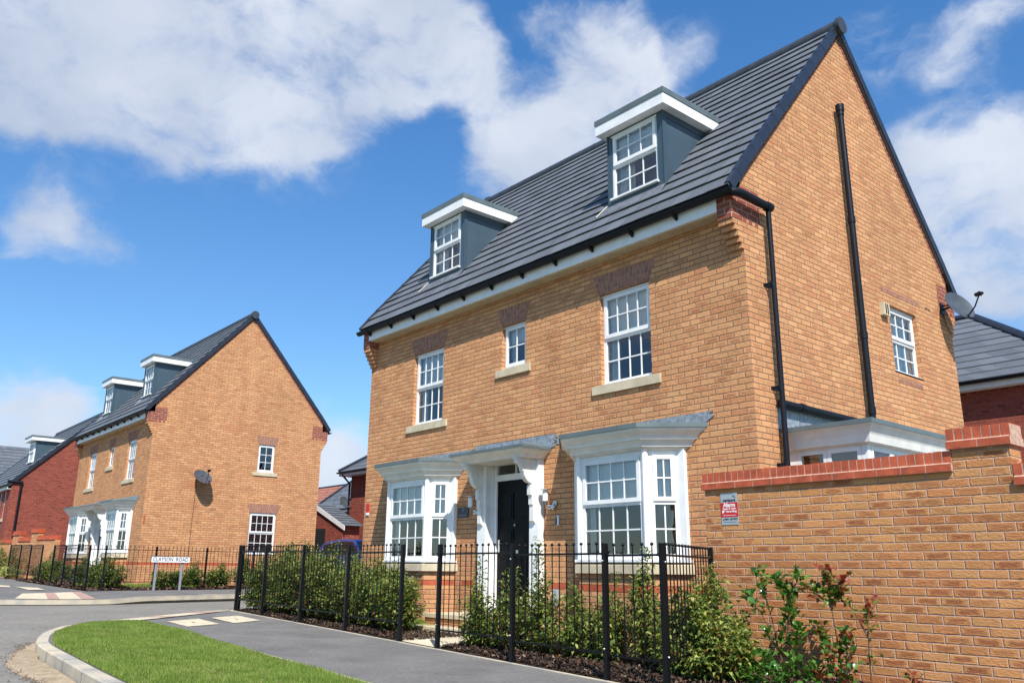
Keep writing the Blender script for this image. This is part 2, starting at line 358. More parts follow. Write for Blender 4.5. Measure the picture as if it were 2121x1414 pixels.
ROAD = ground_mat('road_asphalt', (.17, .158, .138), (.22, .203, .175), (.36, .32, .26), s1=.7, s2=70, amt=.7)
SAND = ground_mat('sand', (.31, .235, .15), (.42, .32, .21), (.17, .125, .085), s1=4, s2=60, amt=.6)
SOIL = ground_mat('bark_soil', (.035, .022, .015), (.06, .035, .022), (.12, .06, .035), s1=5, s2=70, amt=.8, bump=1)
TURF = ground_mat('turf', (.08, .13, .025), (.13, .17, .045), (.20, .18, .08), s1=2, s2=60, amt=.5, bump=1)
FARG = ground_mat('far_ground', (.07, .10, .03), (.10, .12, .05), (.14, .13, .08), s1=.3, s2=10)
CREAMP = ground_mat('cream_paving', (.56, .48, .33), (.62, .54, .39), (.42, .36, .26), s1=5, s2=40, amt=.4, bump=.3)
PINKP = ground_mat('pink_paving', (.40, .25, .20), (.45, .29, .24), (.34, .22, .17), s1=5, s2=40, amt=.4, bump=.3)

# ------------------------------------------------------------ mesh helpers
class MB:
    def __init__(s): s.v = []; s.f = []; s.uv = []; s.mi = []; s.T = None; s.cur = 0; s.sm = []
    def face(s, pts, uvs=None, smooth=False):
        if s.T is not None: pts = [s.T @ Vector(p) for p in pts]
        else: pts = [Vector(p) for p in pts]
        i = len(s.v); s.v += pts; s.f.append(list(range(i, i+len(pts))))
        if uvs is None:
            n = (pts[1]-pts[0]).cross(pts[2]-pts[1]); ax = max(range(3), key=lambda k: abs(n[k]))
            uvs = [((p.y, p.z), (p.x, p.z), (p.x, p.y))[ax] for p in pts]
        s.uv.append(uvs); s.mi.append(s.cur); s.sm.append(smooth)
    def box(s, x0, x1, y0, y1, z0, z1):
        a = [(x0, y0, z0), (x1, y0, z0), (x1, y1, z0), (x0, y1, z0), (x0, y0, z1), (x1, y0, z1), (x1, y1, z1), (x0, y1, z1)]
        for q in ((0, 3, 2, 1), (4, 5, 6, 7), (0, 1, 5, 4), (1, 2, 6, 5), (2, 3, 7, 6), (3, 0, 4, 7)): s.face([a[k] for k in q])
    def prism(s, poly, axis, a0, a1):
        """poly: 2-D outline; axis 'x','y','z' extruded a0..a1"""
        def P(p, a): return {'x': (a, p[0], p[1]), 'y': (p[0], a, p[1]), 'z': (p[0], p[1], a)}[axis]
        ar = sum(poly[i][0]*poly[(i+1) % len(poly)][1]-poly[(i+1) % len(poly)][0]*poly[i][1] for i in range(len(poly)))
        if ar < 0: poly = poly[::-1]
        flip = (axis == 'y')
        lo = [P(p, a0) for p in poly]; hi = [P(p, a1) for p in poly]
        n = len(poly)
        if not flip:
            s.face(lo[::-1]); s.face(hi)
            for i in range(n): j = (i+1) % n; s.face([lo[i], lo[j], hi[j], hi[i]])
        else:
            s.face(lo); s.face(hi[::-1])
            for i in range(n): j = (i+1) % n; s.face([lo[j], lo[i], hi[i], hi[j]])
    def tube(s, pts, r, n=10, cap=True, smooth=True):
        pts = [Vector(p) for p in pts]; rings = []
        rr = r if isinstance(r, (list, tuple)) else [r]*len(pts)
        ref = None
        for i, p in enumerate(pts):
            d = (pts[min(i+1, len(pts)-1)]-pts[max(i-1, 0)]).normalized()
            if ref is None: ref = Vector((0, 0, 1)) if abs(d.z) < .9 else Vector((1, 0, 0))
            a = d.cross(ref).normalized(); b = a.cross(d).normalized(); ref = b if abs(b.dot(d)) < .9 else ref
            rings.append([p+(a*math.cos(t)+b*math.sin(t))*rr[i] for t in [2*math.pi*k/n for k in range(n)]])
        for i in range(len(rings)-1):
            for k in range(n):
                j = (k+1) % n; s.face([rings[i][k], rings[i][j], rings[i+1][j], rings[i+1][k]], smooth=smooth)
        if cap: s.face(rings[0][::-1]); s.face(rings[-1])
    def ball(s, c, r, n=8, m=6):
        c = Vector(c); g = [[c+Vector((math.sin(math.pi*i/m)*math.cos(2*math.pi*k/n), math.sin(math.pi*i/m)*math.sin(2*math.pi*k/n), math.cos(math.pi*i/m)))*r for k in range(n)] for i in range(m+1)]
        for i in range(m):
            for k in range(n):
                j = (k+1) % n
                if i == 0: s.face([g[0][0], g[1][k], g[1][j]], smooth=True)
                elif i == m-1: s.face([g[i][k], g[m][0], g[i][j]], smooth=True)
                else: s.face([g[i][k], g[i+1][k], g[i+1][j], g[i][j]], smooth=True)
    def build(s, name, mats, parent=None, bevel=0):
        me = bpy.data.meshes.new(name)
        me.from_pydata([tuple(p) for p in s.v], [], s.f)
        lay = me.uv_layers.new(name='uv')
        flat = [c for u in s.uv for p in u for c in p]
        lay.data.foreach_set('uv', flat)
        for m in (mats if isinstance(mats, (list, tuple)) else [mats]): me.materials.append(m)
        me.polygons.foreach_set('material_index', s.mi); me.polygons.foreach_set('use_smooth', s.sm)
        me.update()
        o = bpy.data.objects.new(name, me); C.objects.link(o)
        if any(s.sm) or bevel:
            import bmesh
            bm = bmesh.new(); bm.from_mesh(me); bmesh.ops.remove_doubles(bm, verts=bm.verts, dist=1e-5); bm.to_mesh(me); bm.free()
            if any(s.sm): me.set_sharp_from_angle(angle=R_(38))
        if parent is not None: o.parent = parent
        if bevel:
            md = o.modifiers.new('bevel', 'BEVEL'); md.width = bevel; md.segments = 2; md.limit_method = 'ANGLE'; md.angle_limit = R_(40)
        return o

def tag(o, label, cat, group=None, kind=None):
    if label: o['label'] = label
    if cat: o['category'] = cat
    if group: o['group'] = group
    if kind: o['kind'] = kind
    return o
def thing(name, label, cat, loc=(0, 0, 0), rz=0, group=None):
    o = bpy.data.objects.new(name, None); C.objects.link(o); o.location = loc; o.rotation_euler = (0, 0, rz); o.empty_display_size = .3
    return tag(o, label, cat, group)
def frame_T(o, u):
    """matrix taking (u, out, up) to local space; u = facade direction, out = to the right of u (outside)"""
    u = Vector((u[0], u[1], 0)).normalized(); n = Vector((u.y, -u.x, 0))
    return Matrix(((u.x, n.x, 0, o[0]), (u.y, n.y, 0, o[1]), (0, 0, 1, o[2] if len(o) > 2 else 0), (0, 0, 0, 1)))

def wall_with_holes(mb, T, u0, u1, z0, z1, holes, reveal=.12):
    us = sorted({u0, u1, *[h[0] for h in holes], *[h[1] for h in holes]}); zs = sorted({z0, z1, *[h[2] for h in holes], *[h[3] for h in holes]})
    def q(pts):
        P = [T @ Vector((a, b, c)) for a, b, c in pts]
        uv = None
        mb.face(P, uv)
    for i in range(len(us)-1):
        for j in range(len(zs)-1):
            cu_, cz = (us[i]+us[i+1])/2, (zs[j]+zs[j+1])/2
            if any(h[0] < cu_ < h[1] and h[2] < cz < h[3] for h in holes): continue
            q([(us[i], 0, zs[j]), (us[i+1], 0, zs[j]), (us[i+1], 0, zs[j+1]), (us[i], 0, zs[j+1])])
    for a, b, c, d in [h[:4] for h in holes]:
        r = -reveal
        q([(a, 0, c), (a, 0, d), (a, r, d), (a, r, c)]); q([(b, 0, d), (b, 0, c), (b, r, c), (b, r, d)])
        q([(a, 0, d), (b, 0, d), (b, r, d), (a, r, d)]); q([(b, 0, c), (a, 0, c), (a, r, c), (b, r, c)])

def sash_window(parent, T, u0, u1, z0, z1, cols=4, sash=True, n0=-.075, blind=0.0, curtain=(0, 0), rows=2, sill_h=True, cutopen=False, fw=.052, name='window', topgap=True, split=.5):
    """white window: outer frame, raised top sash, bars; children pane, curtain, blind. u,out,z frame."""
    f = MB(); f.T = T
    def bx(a, b, n_0, n_1, c, d): f.box(a, b, n_0, n_1, c, d)
    a, b = u0, u1
    ft = .04
    bx(a, a+fw, n0-.06, n0, z0, z1); bx(b-fw, b, n0-.06, n0, z0, z1)
    bx(a+fw, b-fw, n0-.06, n0, z1-fw, z1); bx(a+fw, b-fw, n0-.06, n0, z0, z0+fw)
    if topgap: bx(a-.005, b+.005, n0-.001, n0+.03, z1-.035, z1-.012)
    if sill_h: bx(a-.012, b+.012, n0-.02, n0+.075, z0-.028, z0+.004)
    panes = []
    if sash:
        zm = z0+(z1-z0)*split
        bx(a+fw, b-fw, n0-.06, n0+.002, zm-.03, zm+.03)
        # raised upper sash
        s0, s1, t0, t1 = a+fw-.014, b-fw+.014, zm+.012, z1-fw+.012
        sw = .052
        bx(s0, s0+sw, n0-.03, n0+.022, t0, t1); bx(s1-sw, s1, n0-.03, n0+.022, t0, t1)
        bx(s0+sw, s1-sw, n0-.03, n0+.022, t1-sw, t1); bx(s0+sw, s1-sw, n0-.03, n0+.022, t0, t0+sw*1.05)
        panes.append((s0+sw, s1-sw, t0+sw*1.05, t1-sw, n0-.004)); panes.append((a+fw, b-fw, z0+fw, zm-.03, n0-.03))
    else:
        sw = .045; s0, s1, t0, t1 = a+fw-.014, b-fw+.014, z0+fw-.012, z1-fw+.012
        bx(s0, s0+sw, n0-.03, n0+.022, t0, t1); bx(s1-sw, s1, n0-.03, n0+.022, t0, t1)
        bx(s0+sw, s1-sw, n0-.03, n0+.022, t1-sw, t1); bx(s0+sw, s1-sw, n0-.03, n0+.022, t0, t0+sw)
        panes.append((s0+sw, s1-sw, t0+sw, t1-sw, n0-.004))
    bw = .009
    g = MB(); g.T = T
    for (p0, p1, q0, q1, nn) in panes:
        for k in range(1, cols):
            x = p0+(p1-p0)*k/cols; bx(x-bw, x+bw, nn-.012, nn+.012, q0, q1)
        for k in range(1, rows):
            z = q0+(q1-q0)*k/rows
            for kk in range(cols):
                xa = p0+(p1-p0)*kk/cols+(bw if kk else 0); xb = p0+(p1-p0)*(kk+1)/cols-(bw if kk < cols-1 else 0)
                bx(xa, xb, nn-.0115, nn+.0115, z-bw, z+bw)
        g.face([(p0, nn, q0), (p1, nn, q0), (p1, nn, q1), (p0, nn, q1)])
    w = f.build(name, UPVC, parent)
    g.build('pane', GLASS, w)
    if blind:
        bl = MB(); bl.T = T; zb = z1-fw-(z1-z0-2*fw)*blind
        bl.box(a+fw*.3, b-fw*.3, n0-.078, n0-.074, zb, z1-.02); bl.build('blind', BLIND, w)
    if curtain[0] or curtain[1]:
        c = MB(); c.T = T; W = (b-a)-2*fw
        for side, amt in ((0, curtain[0]), (1, curtain[1])):
            if not amt: continue
            m = max(6, int(amt*W/.02)); prev = None
            for k in range(m+1):
                x = (a+.02+W*amt*k/m) if side == 0 else (b-.02-W*amt*k/m)
                y = n0-.105-.016*math.sin(k*1.3)
                if prev:
                    c.face([(prev[0], prev[1], z0+.01), (x, y, z0+.01), (x, y, z1-.02), (prev[0], prev[1], z1-.02)], smooth=False)
                prev = (x, y)
        c.build('curtain', CURT, w)
    return w

def stone_sill(parent, T, u0, u1, z0, z1, proj=.035):
    m = MB(); m.T = T
    # sloped top
    m.face([(u0, proj, z0), (u1, proj, z0), (u1, proj, z1-.012), (u0, proj, z1-.012)][::1])
    m.face([(u0, proj, z1-.012), (u1, proj, z1-.012), (u1, -.08, z1+.004), (u0, -.08, z1+.004)])
    m.face([(u1, proj, z0), (u1, -.02, z0), (u1, -.02, z1), (u1, proj, z1-.012)]); m.face([(u0, -.02, z0), (u0, proj, z0), (u0, proj, z1-.012), (u0, -.02, z1)])
    m.face([(u0, -.02, z0), (u1, -.02, z0), (u1, proj, z0), (u0, proj, z0)])
    return m.build('sill', STONE, parent)

def flared_lintel(parent, T, uc, w0, w1, z0, z1, n=15):
    m = MB(); m.T = T; m.cur = 1
    m.face([(uc-w0/2, .002, z0), (uc+w0/2, .002, z0), (uc+w1/2, .002, z1), (uc-w1/2, .002, z1)]); m.cur = 0
    def X(t, z): w = w0+(w1-w0)*(z-z0)/(z1-z0); return uc-w/2+w*t
    g = .09
    for k in range(n):
        brk = z0+(z1-z0)*(.36 if k % 2 else .66)
        for (a, b) in ((z0+.002, brk-.004), (brk+.004, z1-.002)):
            t0, t1 = (k+g)/n, (k+1-g)/n; y = .006
            p = [(X(t0, a), y, a), (X(t1, a), y, a), (X(t1, b), y, b), (X(t0, b), y, b)]
            m.face(p)
            for i in range(4):
                q0, q1 = p[i], p[(i+1) % 4]; m.face([(q0[0], .001, q0[2]), (q1[0], .001, q1[2]), q1, q0])
    return m.build('lintel', [PURPLEB, MORTAR], parent)

def red_strip(parent, T, u0, u1, z0, z1, name='brick_band', n=.004, mat=None):
    m = MB(); m.T = T; m.box(u0, u1, -.02, n, z0, z1); return m.build(name, mat or ORANGEB, parent)

def roof_slope(mb, x0, x1, pts, gauge=.30, step=.031, row0=0, tile_w=0):
    """tiled slope along polyline pts [(y,z)..] from eave to ridge; each course is a wedge with a raised lower edge."""
    segs = []; tot = 0
    P = [Vector((a, b)) for a, b in pts]
    for i in range(len(P)-1): l = (P[i+1]-P[i]).length; segs.append((tot, l, P[i], P[i+1])); tot += l
    def at(d):
        d = max(0, min(tot, d))
        for s0, l, a, b in segs:
            if d <= s0+l+1e-9: t = (d-s0)/l; dirv = (b-a)/l; return a+(b-a)*t, dirv
        return P[-1], (P[-1]-P[-2]).normalized()
    n = int(round(tot/gauge)); g = tot/n
    for k in range(n):
        a, da = at(k*g+1e-6); b, db = at((k+1)*g-1e-6)
        sgn = 1 if P[-1].x > P[0].x else -1
        na = Vector((-da.y*sgn, da.x*sgn)) if sgn > 0 else Vector((da.y, -da.x)); nb = na
        if na.y < 0: na = -na
        lo = a+na*step-da*.03; hi = b+na*.0; base = a-na*.0-da*.03
        r = k+row0
        tw = tile_w if tile_w else (x1-x0)
        first_w = tw*(.5 if k % 2 and tile_w else 1.0); xs_ = [x0]
        while xs_[-1] < x1-1e-6: xs_.append(min(x1, xs_[-1]+(first_w if len(xs_) == 1 else tw)))
        for q_i in range(len(xs_)-1):
            ta, tb = xs_[q_i], xs_[q_i+1]
            jz = (random.random()-.5)*.007 if tile_w else 0; jd = (random.random()-.5)*.008 if tile_w else 0
            lo2 = lo+na*jz-da*jd; l2 = a+na*(step-.011+jz)-da*(.03+jd); l3 = l2+da*.028; b3 = base+da*.028
            f = [(ta, lo2.x, lo2.y), (tb, lo2.x, lo2.y), (tb, hi.x, hi.y), (ta, hi.x, hi.y)]
            uv = [(ta, r+.02), (tb, r+.02), (tb, r+.98), (ta, r+.98)]
            if sgn < 0: f = f[::-1]; uv = uv[::-1]
            mb.face(f, uv)
            for P_, Q_ in ((l2, lo2), (l3, l2), (b3, l3)):
                q_ = [(ta, P_.x, P_.y), (tb, P_.x, P_.y), (tb, Q_.x, Q_.y), (ta, Q_.x, Q_.y)]
                mb.face(q_ if sgn > 0 else q_[::-1], [(ta, r+.01), (tb, r+.01), (tb, r+.02), (ta, r+.02)])
        for x in (x0, x1): mb.face([(x, base.x, base.y), (x, lo.x, lo.y), (x, hi.x, hi.y)])
    return n, g, at

# ------------------------------------------------------------ the house type (front -Y, gable +X); origin = front corner by the right gable
WD, DP = 8.943, 6.164
CX = -4.47
MAIN = [(-.285, 5.53), (0.0, 5.90), (3.082, 9.46)]
REAR = [(DP+.285, 5.53), (DP, 5.90), (3.082, 9.46)]

def canted_bay(parent, xc, h0, d0, zg, zs, ztop, zroof):
    """white canted bay window on a brick base. plan: front half-width h0, depth d0, 45 degree sides."""
    def plan(o, y_back=0.0):
        h = h0+.4142*o; d = d0+o
        return [(xc-h-d, y_back), (xc-h, -d), (xc+h, -d), (xc+h+d, y_back)]
    bay = MB()   # brick base
    P = plan(.0)
    for i in range(3):
        a, b = P[i], P[i+1]; L_ = math.hypot(b[0]-a[0], b[1]-a[1])
        bay.face([(*a, zg), (*b, zg), (*b, zs), (*a, zs)], [(0, zg), (L_, zg), (L_, zs), (0, zs)])
    root = bay.build('bay_window', BUFF, parent)
    bd = MB(); Q = plan(.004)
    for i in range(3):
        a, b = Q[i], Q[i+1]; L_ = math.hypot(b[0]-a[0], b[1]-a[1])
        bd.face([(*a, .539), (*b, .539), (*b, .614), (*a, .614)], [(0, .539), (L_, .539), (L_, .614), (0, .614)])
    bd.build('brick_band', COPB, root)
    # stone sill
    s = MB(); O = plan(.055); I = plan(-.05)
    for i in range(3):
        a, b = O[i], O[i+1]; c, d = I[i], I[i+1]
        s.face([(*a, zs), (*b, zs), (*b, zs+.105), (*a, zs+.105)]); s.face([(*a, zs+.105), (*b, zs+.105), (*d, zs+.145), (*c, zs+.145)])
        e, g = P[i], P[i+1]; s.face([(*e, zs), (*g, zs), (*b, zs), (*a, zs)])
    s.build('sill', STONE, root)
    z0 = zs+.14
    # white uPVC body: facets
    F = plan(-.02)
    lens = []
    for i in range(3):
        a, b = F[i], F[i+1]; L_ = math.hypot(b[0]-a[0], b[1]-a[1]); T = frame_T((a[0], a[1], 0), (b[0]-a[0], b[1]-a[1]))
        inset = .02 if i == 1 else .035
        e0, e1 = (inset, L_-inset)
        if i == 0: e0 = .06
        if i == 2: e1 = L_-.06
        w = sash_window(root, T, e0, e1, z0+.03, ztop, cols=4 if i == 1 else 2, n0=.0, blind=.50, curtain=(.16, 0) if i == 1 else (0, 0), fw=.075, name='sash', topgap=False, split=.52)
    # corner posts and board
    for i in (1, 2):
        p = F[i]; m = MB(); q = Vector((p[0]-xc, p[1]+d0*.2, 0)).normalized()
        m.tube([(p[0], p[1], z0), (p[0], p[1], ztop+.02)], .045, 8, smooth=False); m.build('corner_post', UPVC, root)
    for i in (0, 3):
        p = F[i]; m = MB(); m.box(p[0]-.045 if i == 0 else p[0]-.05, p[0]+.05 if i == 0 else p[0]+.045, -.06, -.0, z0, ztop+.02); m.build('corner_post', UPVC, root)
    cb = MB(); O = plan(.035); I = plan(-.06)
    for i in range(3):
        a, b = O[i], O[i+1]; c, d = I[i], I[i+1]
        cb.face([(*a, z0), (*b, z0), (*b, z0+.03), (*a, z0+.03)]); cb.face([(*a, z0+.03), (*b, z0+.03), (*d, z0+.035), (*c, z0+.035)])
        cb.face([(*c, z0), (*d, z0), (*b, z0), (*a, z0)])
    cb.build('cill_board', UPVC, root)
    # cornice
    prof = [(0.0, -.05), (0.0, .0), (.015, .03), (.03, .035), (.035, .075), (.07, .085), (.10, .11), (.115, .115), (.12, .145), (.15, .15), (.185, .175), (.215, .215), (.225, .235), (.262, .24)]
    c = MB()
    for k in range(len(prof)-1):
        A = plan(prof[k][1]); B = plan(prof[k+1][1]); za, zb = ztop+prof[k][0], ztop+prof[k+1][0]
        for i in range(3): c.face([(*A[i], za), (*A[i+1], za), (*B[i+1], zb), (*B[i], zb)])
    c.build('cornice', CREAMW, root)
    zt = ztop+.262
    t = MB(); A = plan(.262); A0 = plan(.238)
    for i in range(3):
        t.face([(*A[i], zt-.006), (*A[i+1], zt-.006), (*A[i+1], zt+.052), (*A[i], zt+.052)]); t.face([(*A0[i], zt-.006), (*A0[i+1], zt-.006), (*A[i+1], zt-.006), (*A[i], zt-.006)])
    B = [(xc-h0-d0*.2, 0), (xc+h0+d0*.2, 0)]
    t.face([(*A[1], zt+.052), (*A[2], zt+.052), (B[1][0], -.002, zroof), (B[0][0], -.002, zroof)]); t.face([(*A[0], zt+.052), (*A[1], zt+.052), (B[0][0], -.002, zroof)]); t.face([(*A[2], zt+.052), (*A[3], zt+.052), (B[1][0], -.002, zroof)])
    for sgn, xx in ((0, A[0][0]), (1, A[3][0])): pass
    t.build('bay_roof', GREYTRIM, root)
    hw = A[3][0]-xc
    fl = MB(); up = zroof+.07
    outline = [(xc-hw+.02, zt+.05), (xc-hw-.10, zt+.07), (xc-hw-.03, zt+.10), (xc-hw-.13, zt+.125), (xc-hw-.03, zt+.14), (xc-hw-.08, up), (xc+hw+.10, up), (xc+hw+.04, zt+.15), (xc+hw+.12, zt+.12), (xc+hw+.03, zt+.08), (xc+hw-.02, zt+.05)]
    fl.prism(outline, 'y', -.012, -.003); fl.build('flashing', LEAD, root)
    # ceiling of the bay
    ce = MB(); A = plan(0.1); ce.face([(*p, ztop+.1) for p in A]); ce.build('ceiling', CURT, root)
    return root

def dormer(parent, dx, simple_=False):
    """flat-roofed dormer, front at y=.25"""
    x0, x1 = -2.50+dx, -1.40+dx; yf = .25; zt = 7.44
    def zr(y): return 5.9+1.155*y
    m = MB(); wu0, wu1, wz0, wz1 = x0+.075, x1-.115, 6.33, 7.42
    T = frame_T((0, yf, 0), (1, 0))
    wall_with_holes(m, T, x0, x1, zr(yf)-.1, zt+.02, [(wu0, wu1, wz0, wz1)], .06)
    for x, s in ((x1, 1), (x0, -1)):
        yb = (zt-5.9)/1.155
        p = [(x, yf, zr(yf)-.1), (x, yb+.1, zt), (x, yf, zt)]
        m.face(p if s > 0 else p[::-1])
    o = m.build('dormer', CLAD, parent)
    # corner trims and top board
    t = MB()
    for x in (x0, x1): t.box(x-.004 if x == x1 else x-.012, x+.012 if x == x1 else x+.004, yf-.012, yf+.07, zr(yf)+.0, zt)
    t.prism([(yf, zt-.10), (1.235, zt-.10), (1.335, zt), (yf, zt)], 'x', x1+.001, x1+.010)
    t.build('cladding_trim', simple('cladding_edge', (.045, .075, .10), .4) if 'cladding_edge' not in bpy.data.materials else bpy.data.materials['cladding_edge'], o)
    w = sash_window(o, T, wu0, wu1, wz0, wz1, cols=3, n0=-.02, blind=.48, curtain=(.42, .10), fw=.045, split=.5)
    r = MB(); rx0, rx1, ry0 = x0-.12, x1+.15, yf-.16
    yb1 = (7.46-5.9)/1.155+.02; yb2 = (7.62-5.9)/1.155+.02
    r.prism([(ry0, zt+.0), (yb1-.03, zt+.0), (yb2, 7.615), (ry0, 7.615)], 'x', rx0, rx1)
    r.build('fascia', UPVC, o)
    k = MB(); k.prism([(ry0-.012, 7.612), (yb2+.0, 7.612), (yb2+.09, 7.70), (ry0-.012, 7.70)], 'x', rx0-.012, rx1+.012); k.build('dormer_roof', GREYTRIM if 'dormer_roof_grey' not in bpy.data.materials else bpy.data.materials['dormer_roof_grey'], o)
    f = MB()
    ya = yf-.17
    f.face([(x0-.14, ya, zr(ya)+.045), (x1+.06, ya, zr(ya)+.045), (x1+.02, yf-.01, zr(yf)+.05), (x0-.04, yf-.01, zr(yf)+.05)])
    f.build('apron_flashing', bpy.data.materials.get('roof_lead') or simple('roof_lead', (.14, .15, .17), .5, noise=.3, nscale=10, bump=.4, bscale=20), o)
    lf = MB(); lf.tube([(x0-.03, yf-.02, zr(yf)+.06), (x0-.13, ya+.0, zr(ya)+.06)], .012, 5); lf.build('soaker', bpy.data.materials.get('pale_flashing') or simple('pale_flashing', (.5, .48, .42), .6), o)
    return o

def half_gutter(mb, pts, r=.062, n=10):
    pts = [Vector(p) for p in pts]
    for i in range(len(pts)-1):
        a, b = pts[i], pts[i+1]; d = (b-a).normalized(); side = d.cross(Vector((0, 0, 1))).normalized(); up = Vector((0, 0, 1))
        ra = [a+side*math.cos(t)*r-up*math.sin(t)*r for t in [math.pi*k/n for k in range(n+1)]]; rb = [p+(b-a) for p in ra]
        for k in range(n): mb.face([ra[k], rb[k], rb[k+1], ra[k+1]], smooth=True); mb.face([ra[k]+up*.002, ra[k+1]+up*.002, rb[k+1]+up*.002, rb[k]+up*.002])
        mb.face(ra); mb.face(rb[::-1])
        mb.tube([a+side*r, b+side*r], .008, 6); mb.tube([a-side*r, b-side*r], .008, 6)

def pitched_house(label, loc, first, nm='detached_house'):
    H = thing(nm, label, 'house', loc)
    gz = -.45
    TF = frame_T((-WD, 0, 0), (1, 0))        # u = x + WD
    TG = frame_T((0, 0, 0), (0, 1))          # u = y ; outside = +X
    def fu(x): return x+WD
    w = MB()
    baytop = 2.30
    fh = [(fu(CX-2.43)-.475, fu(CX-2.43)+.475, 3.375, 4.739), (fu(CX+2.43)-.475, fu(CX+2.43)+.475, 3.375, 4.739), (fu(CX)-.30, fu(CX)+.30, 4.0, 4.739),
          (fu(CX-2.43)-.7, fu(CX-2.43)+.7, .95, 2.3), (fu(CX+2.43)-.7, fu(CX+2.43)+.7, .95, 2.3), (fu(CX)-.52, fu(CX)+.52, .12, 2.47)]
    wall_with_holes(w, TF, 0, WD, gz, 5.30, fh, .13)
    if first: gh = [(3.86, 4.80, 3.78, 4.84)]
    else: gh = [(3.71, 4.33, 3.765, 4.739), (3.60, 4.58, .95, 2.339)]
    wall_with_holes(w, TG, 0, DP, gz, 5.55, gh, .11)
    # gable triangle with its sloping shoulders
    tri = [(0, 5.55), (DP, 5.55), (DP, 5.74), (3.082, 9.30), (0, 5.74)]
    w.face([(0, a, b) for a, b in tri])
    w.face([(-WD, a, b) for a, b in [(0, gz), (DP, gz), (DP, 5.74), (3.082, 9.30), (0, 5.74)]][::-1])
    w.face([(0, DP, gz), (-WD, DP, gz), (-WD, DP, 5.7), (0, DP, 5.7)])
    w.build('wall', BUFF, H)
    # floors, ceiling and back wall inside
    i = MB()
    for z in (.10, 2.55, 5.2): i.box(-WD+.15, -.15, .16, DP-.15, z, z+.08)
    i.box(-WD+.15, -.15, 3.0, 3.1, .2, 5.2); i.box(-5.6, -5.5, .16, 3.0, .2, 5.2); i.box(-3.4, -3.3, .16, 3.0, .2, 5.2)
    i.box(-WD+.15, -.15, 2.2, 2.25, 5.3, 7.3)
    i.build('interior', INWALL, H)
    # red brick band at damp course
    red_strip(H, TF, fu(-WD), fu(-WD)+.98, .539, .614, 'brick_band', mat=COPB); red_strip(H, TF, fu(CX-1.25), fu(CX-.76), .539, .614, 'brick_band', mat=COPB)
    red_strip(H, TF, fu(CX+.76), fu(CX+1.25), .539, .614, 'brick_band', mat=COPB); red_strip(H, TF, WD-1.05, WD, .539, .614, 'brick_band', mat=COPB)
    if not first: red_strip(H, TG, 0, DP, .539, .614, 'brick_band', mat=COPB)
    # windows
    for xc, cu_, bl in ((CX-2.43, (.26, .12), .50), (CX+2.43, (.24, 0), .5)):
        ww = sash_window(H, TF, fu(xc)-.475, fu(xc)+.475, 3.375, 4.739, 4, blind=bl, curtain=cu_)
        stone_sill(ww, TF, fu(xc)-.632, fu(xc)+.632, 3.239, 3.375)
        flared_lintel(H, TF, fu(xc), .98, 1.22, 4.739, 5.042)
    ww = sash_window(H, TF, fu(CX)-.30, fu(CX)+.30, 4.0, 4.739, 2, sash=False, blind=.4, curtain=(.3, 0))
    stone_sill(ww, TF, fu(CX)-.425, fu(CX)+.425, 3.864, 4.0)
    flared_lintel(H, TF, fu(CX), .60, .84, 4.739, 5.042, 10)
    if first:
        sash_window(H, TG, 3.86, 4.80, 3.78, 4.84, 3, curtain=(0, 0), blind=.99)
        red_strip(H, TG, 3.64, 4.98, 5.014, 5.089, 'brick_band', mat=PURPLEB); red_strip(H, TG, 3.92, 4.74, 3.60, 3.675, 'brick_band', mat=PURPLEB)
        v = MB(); v.box(.0, .07, 3.55, 3.74, 4.60, 4.80); v.cur = 1; v.box(.071, .074, 3.60, 3.63, 4.62, 4.78); v.box(.071, .074, 3.66, 3.69, 4.62, 4.78); v.build('wall_vent', [STONE, BLKPL], H)
        v = MB(); v.cur = 1; [v.box(-.01, .003, 5.20+.055*k, 5.222+.055*k, 5.03, 5.08) for k in range(4)]; v.build('weep_vents', [STONE, BLKPL], H)
    else:
        ww = sash_window(H, TG, 3.71, 4.33, 3.765, 4.739, 2, sash=False, rows=3, n0=-.05); stone_sill(ww, TG, 3.56, 4.48, 3.63, 3.765); flared_lintel(H, TG, 4.02, .66, .88, 4.739, 5.042, 12)
        ww = sash_window(H, TG, 3.60, 4.58, .95, 2.339, 4, n0=-.05, blind=0); flared_lintel(H, TG, 4.09, 1.02, 1.30, 2.339, 2.642, 17)
        sl_ = MB(); sl_.T = TG
        for k in range(22): sl_.box(3.66, 4.52, -.20, -.17, 1.0+.058*k, 1.012+.058*k)
        sl_.build('venetian_blind', BLIND, ww)
    canted_bay(H, CX-2.43, .60, .37, gz, .762, baytop, 2.68)
    canted_bay(H, CX+2.43, .60, .37, gz, .762, baytop, 2.68)
    entrance(H)
    # kneelers: corbelled corners at the eaves, front and back
    for xk0, xk1, tg in ((-.215, .003, 1), (-WD-.003, -WD+.215, 0)):
        k = MB()
        for j in range(5):
            o_ = .042*(j+1); z = 4.739+.075*j
            k.box(xk0, xk1, -o_, -.001, z, z+.075)
        k.build('corbel', BUFF, H)
        k = MB(); k.box(xk0-.001, xk1+.002, -.225, -.0015, 5.114, 5.46); k.build('kneeler', ORANGEB, H)
        k = MB()
        for j in range(5):
            o_ = .042*(j+1); z = 4.739+.075*j
            k.box(xk0, xk1, DP+.001, DP+o_, z, z+.075)
        k.build('corbel', BUFF, H)
        k = MB(); k.box(xk0-.001, xk1+.002, DP+.0015, DP+.225, 5.114, 5.46); k.build('kneeler', ORANGEB, H)
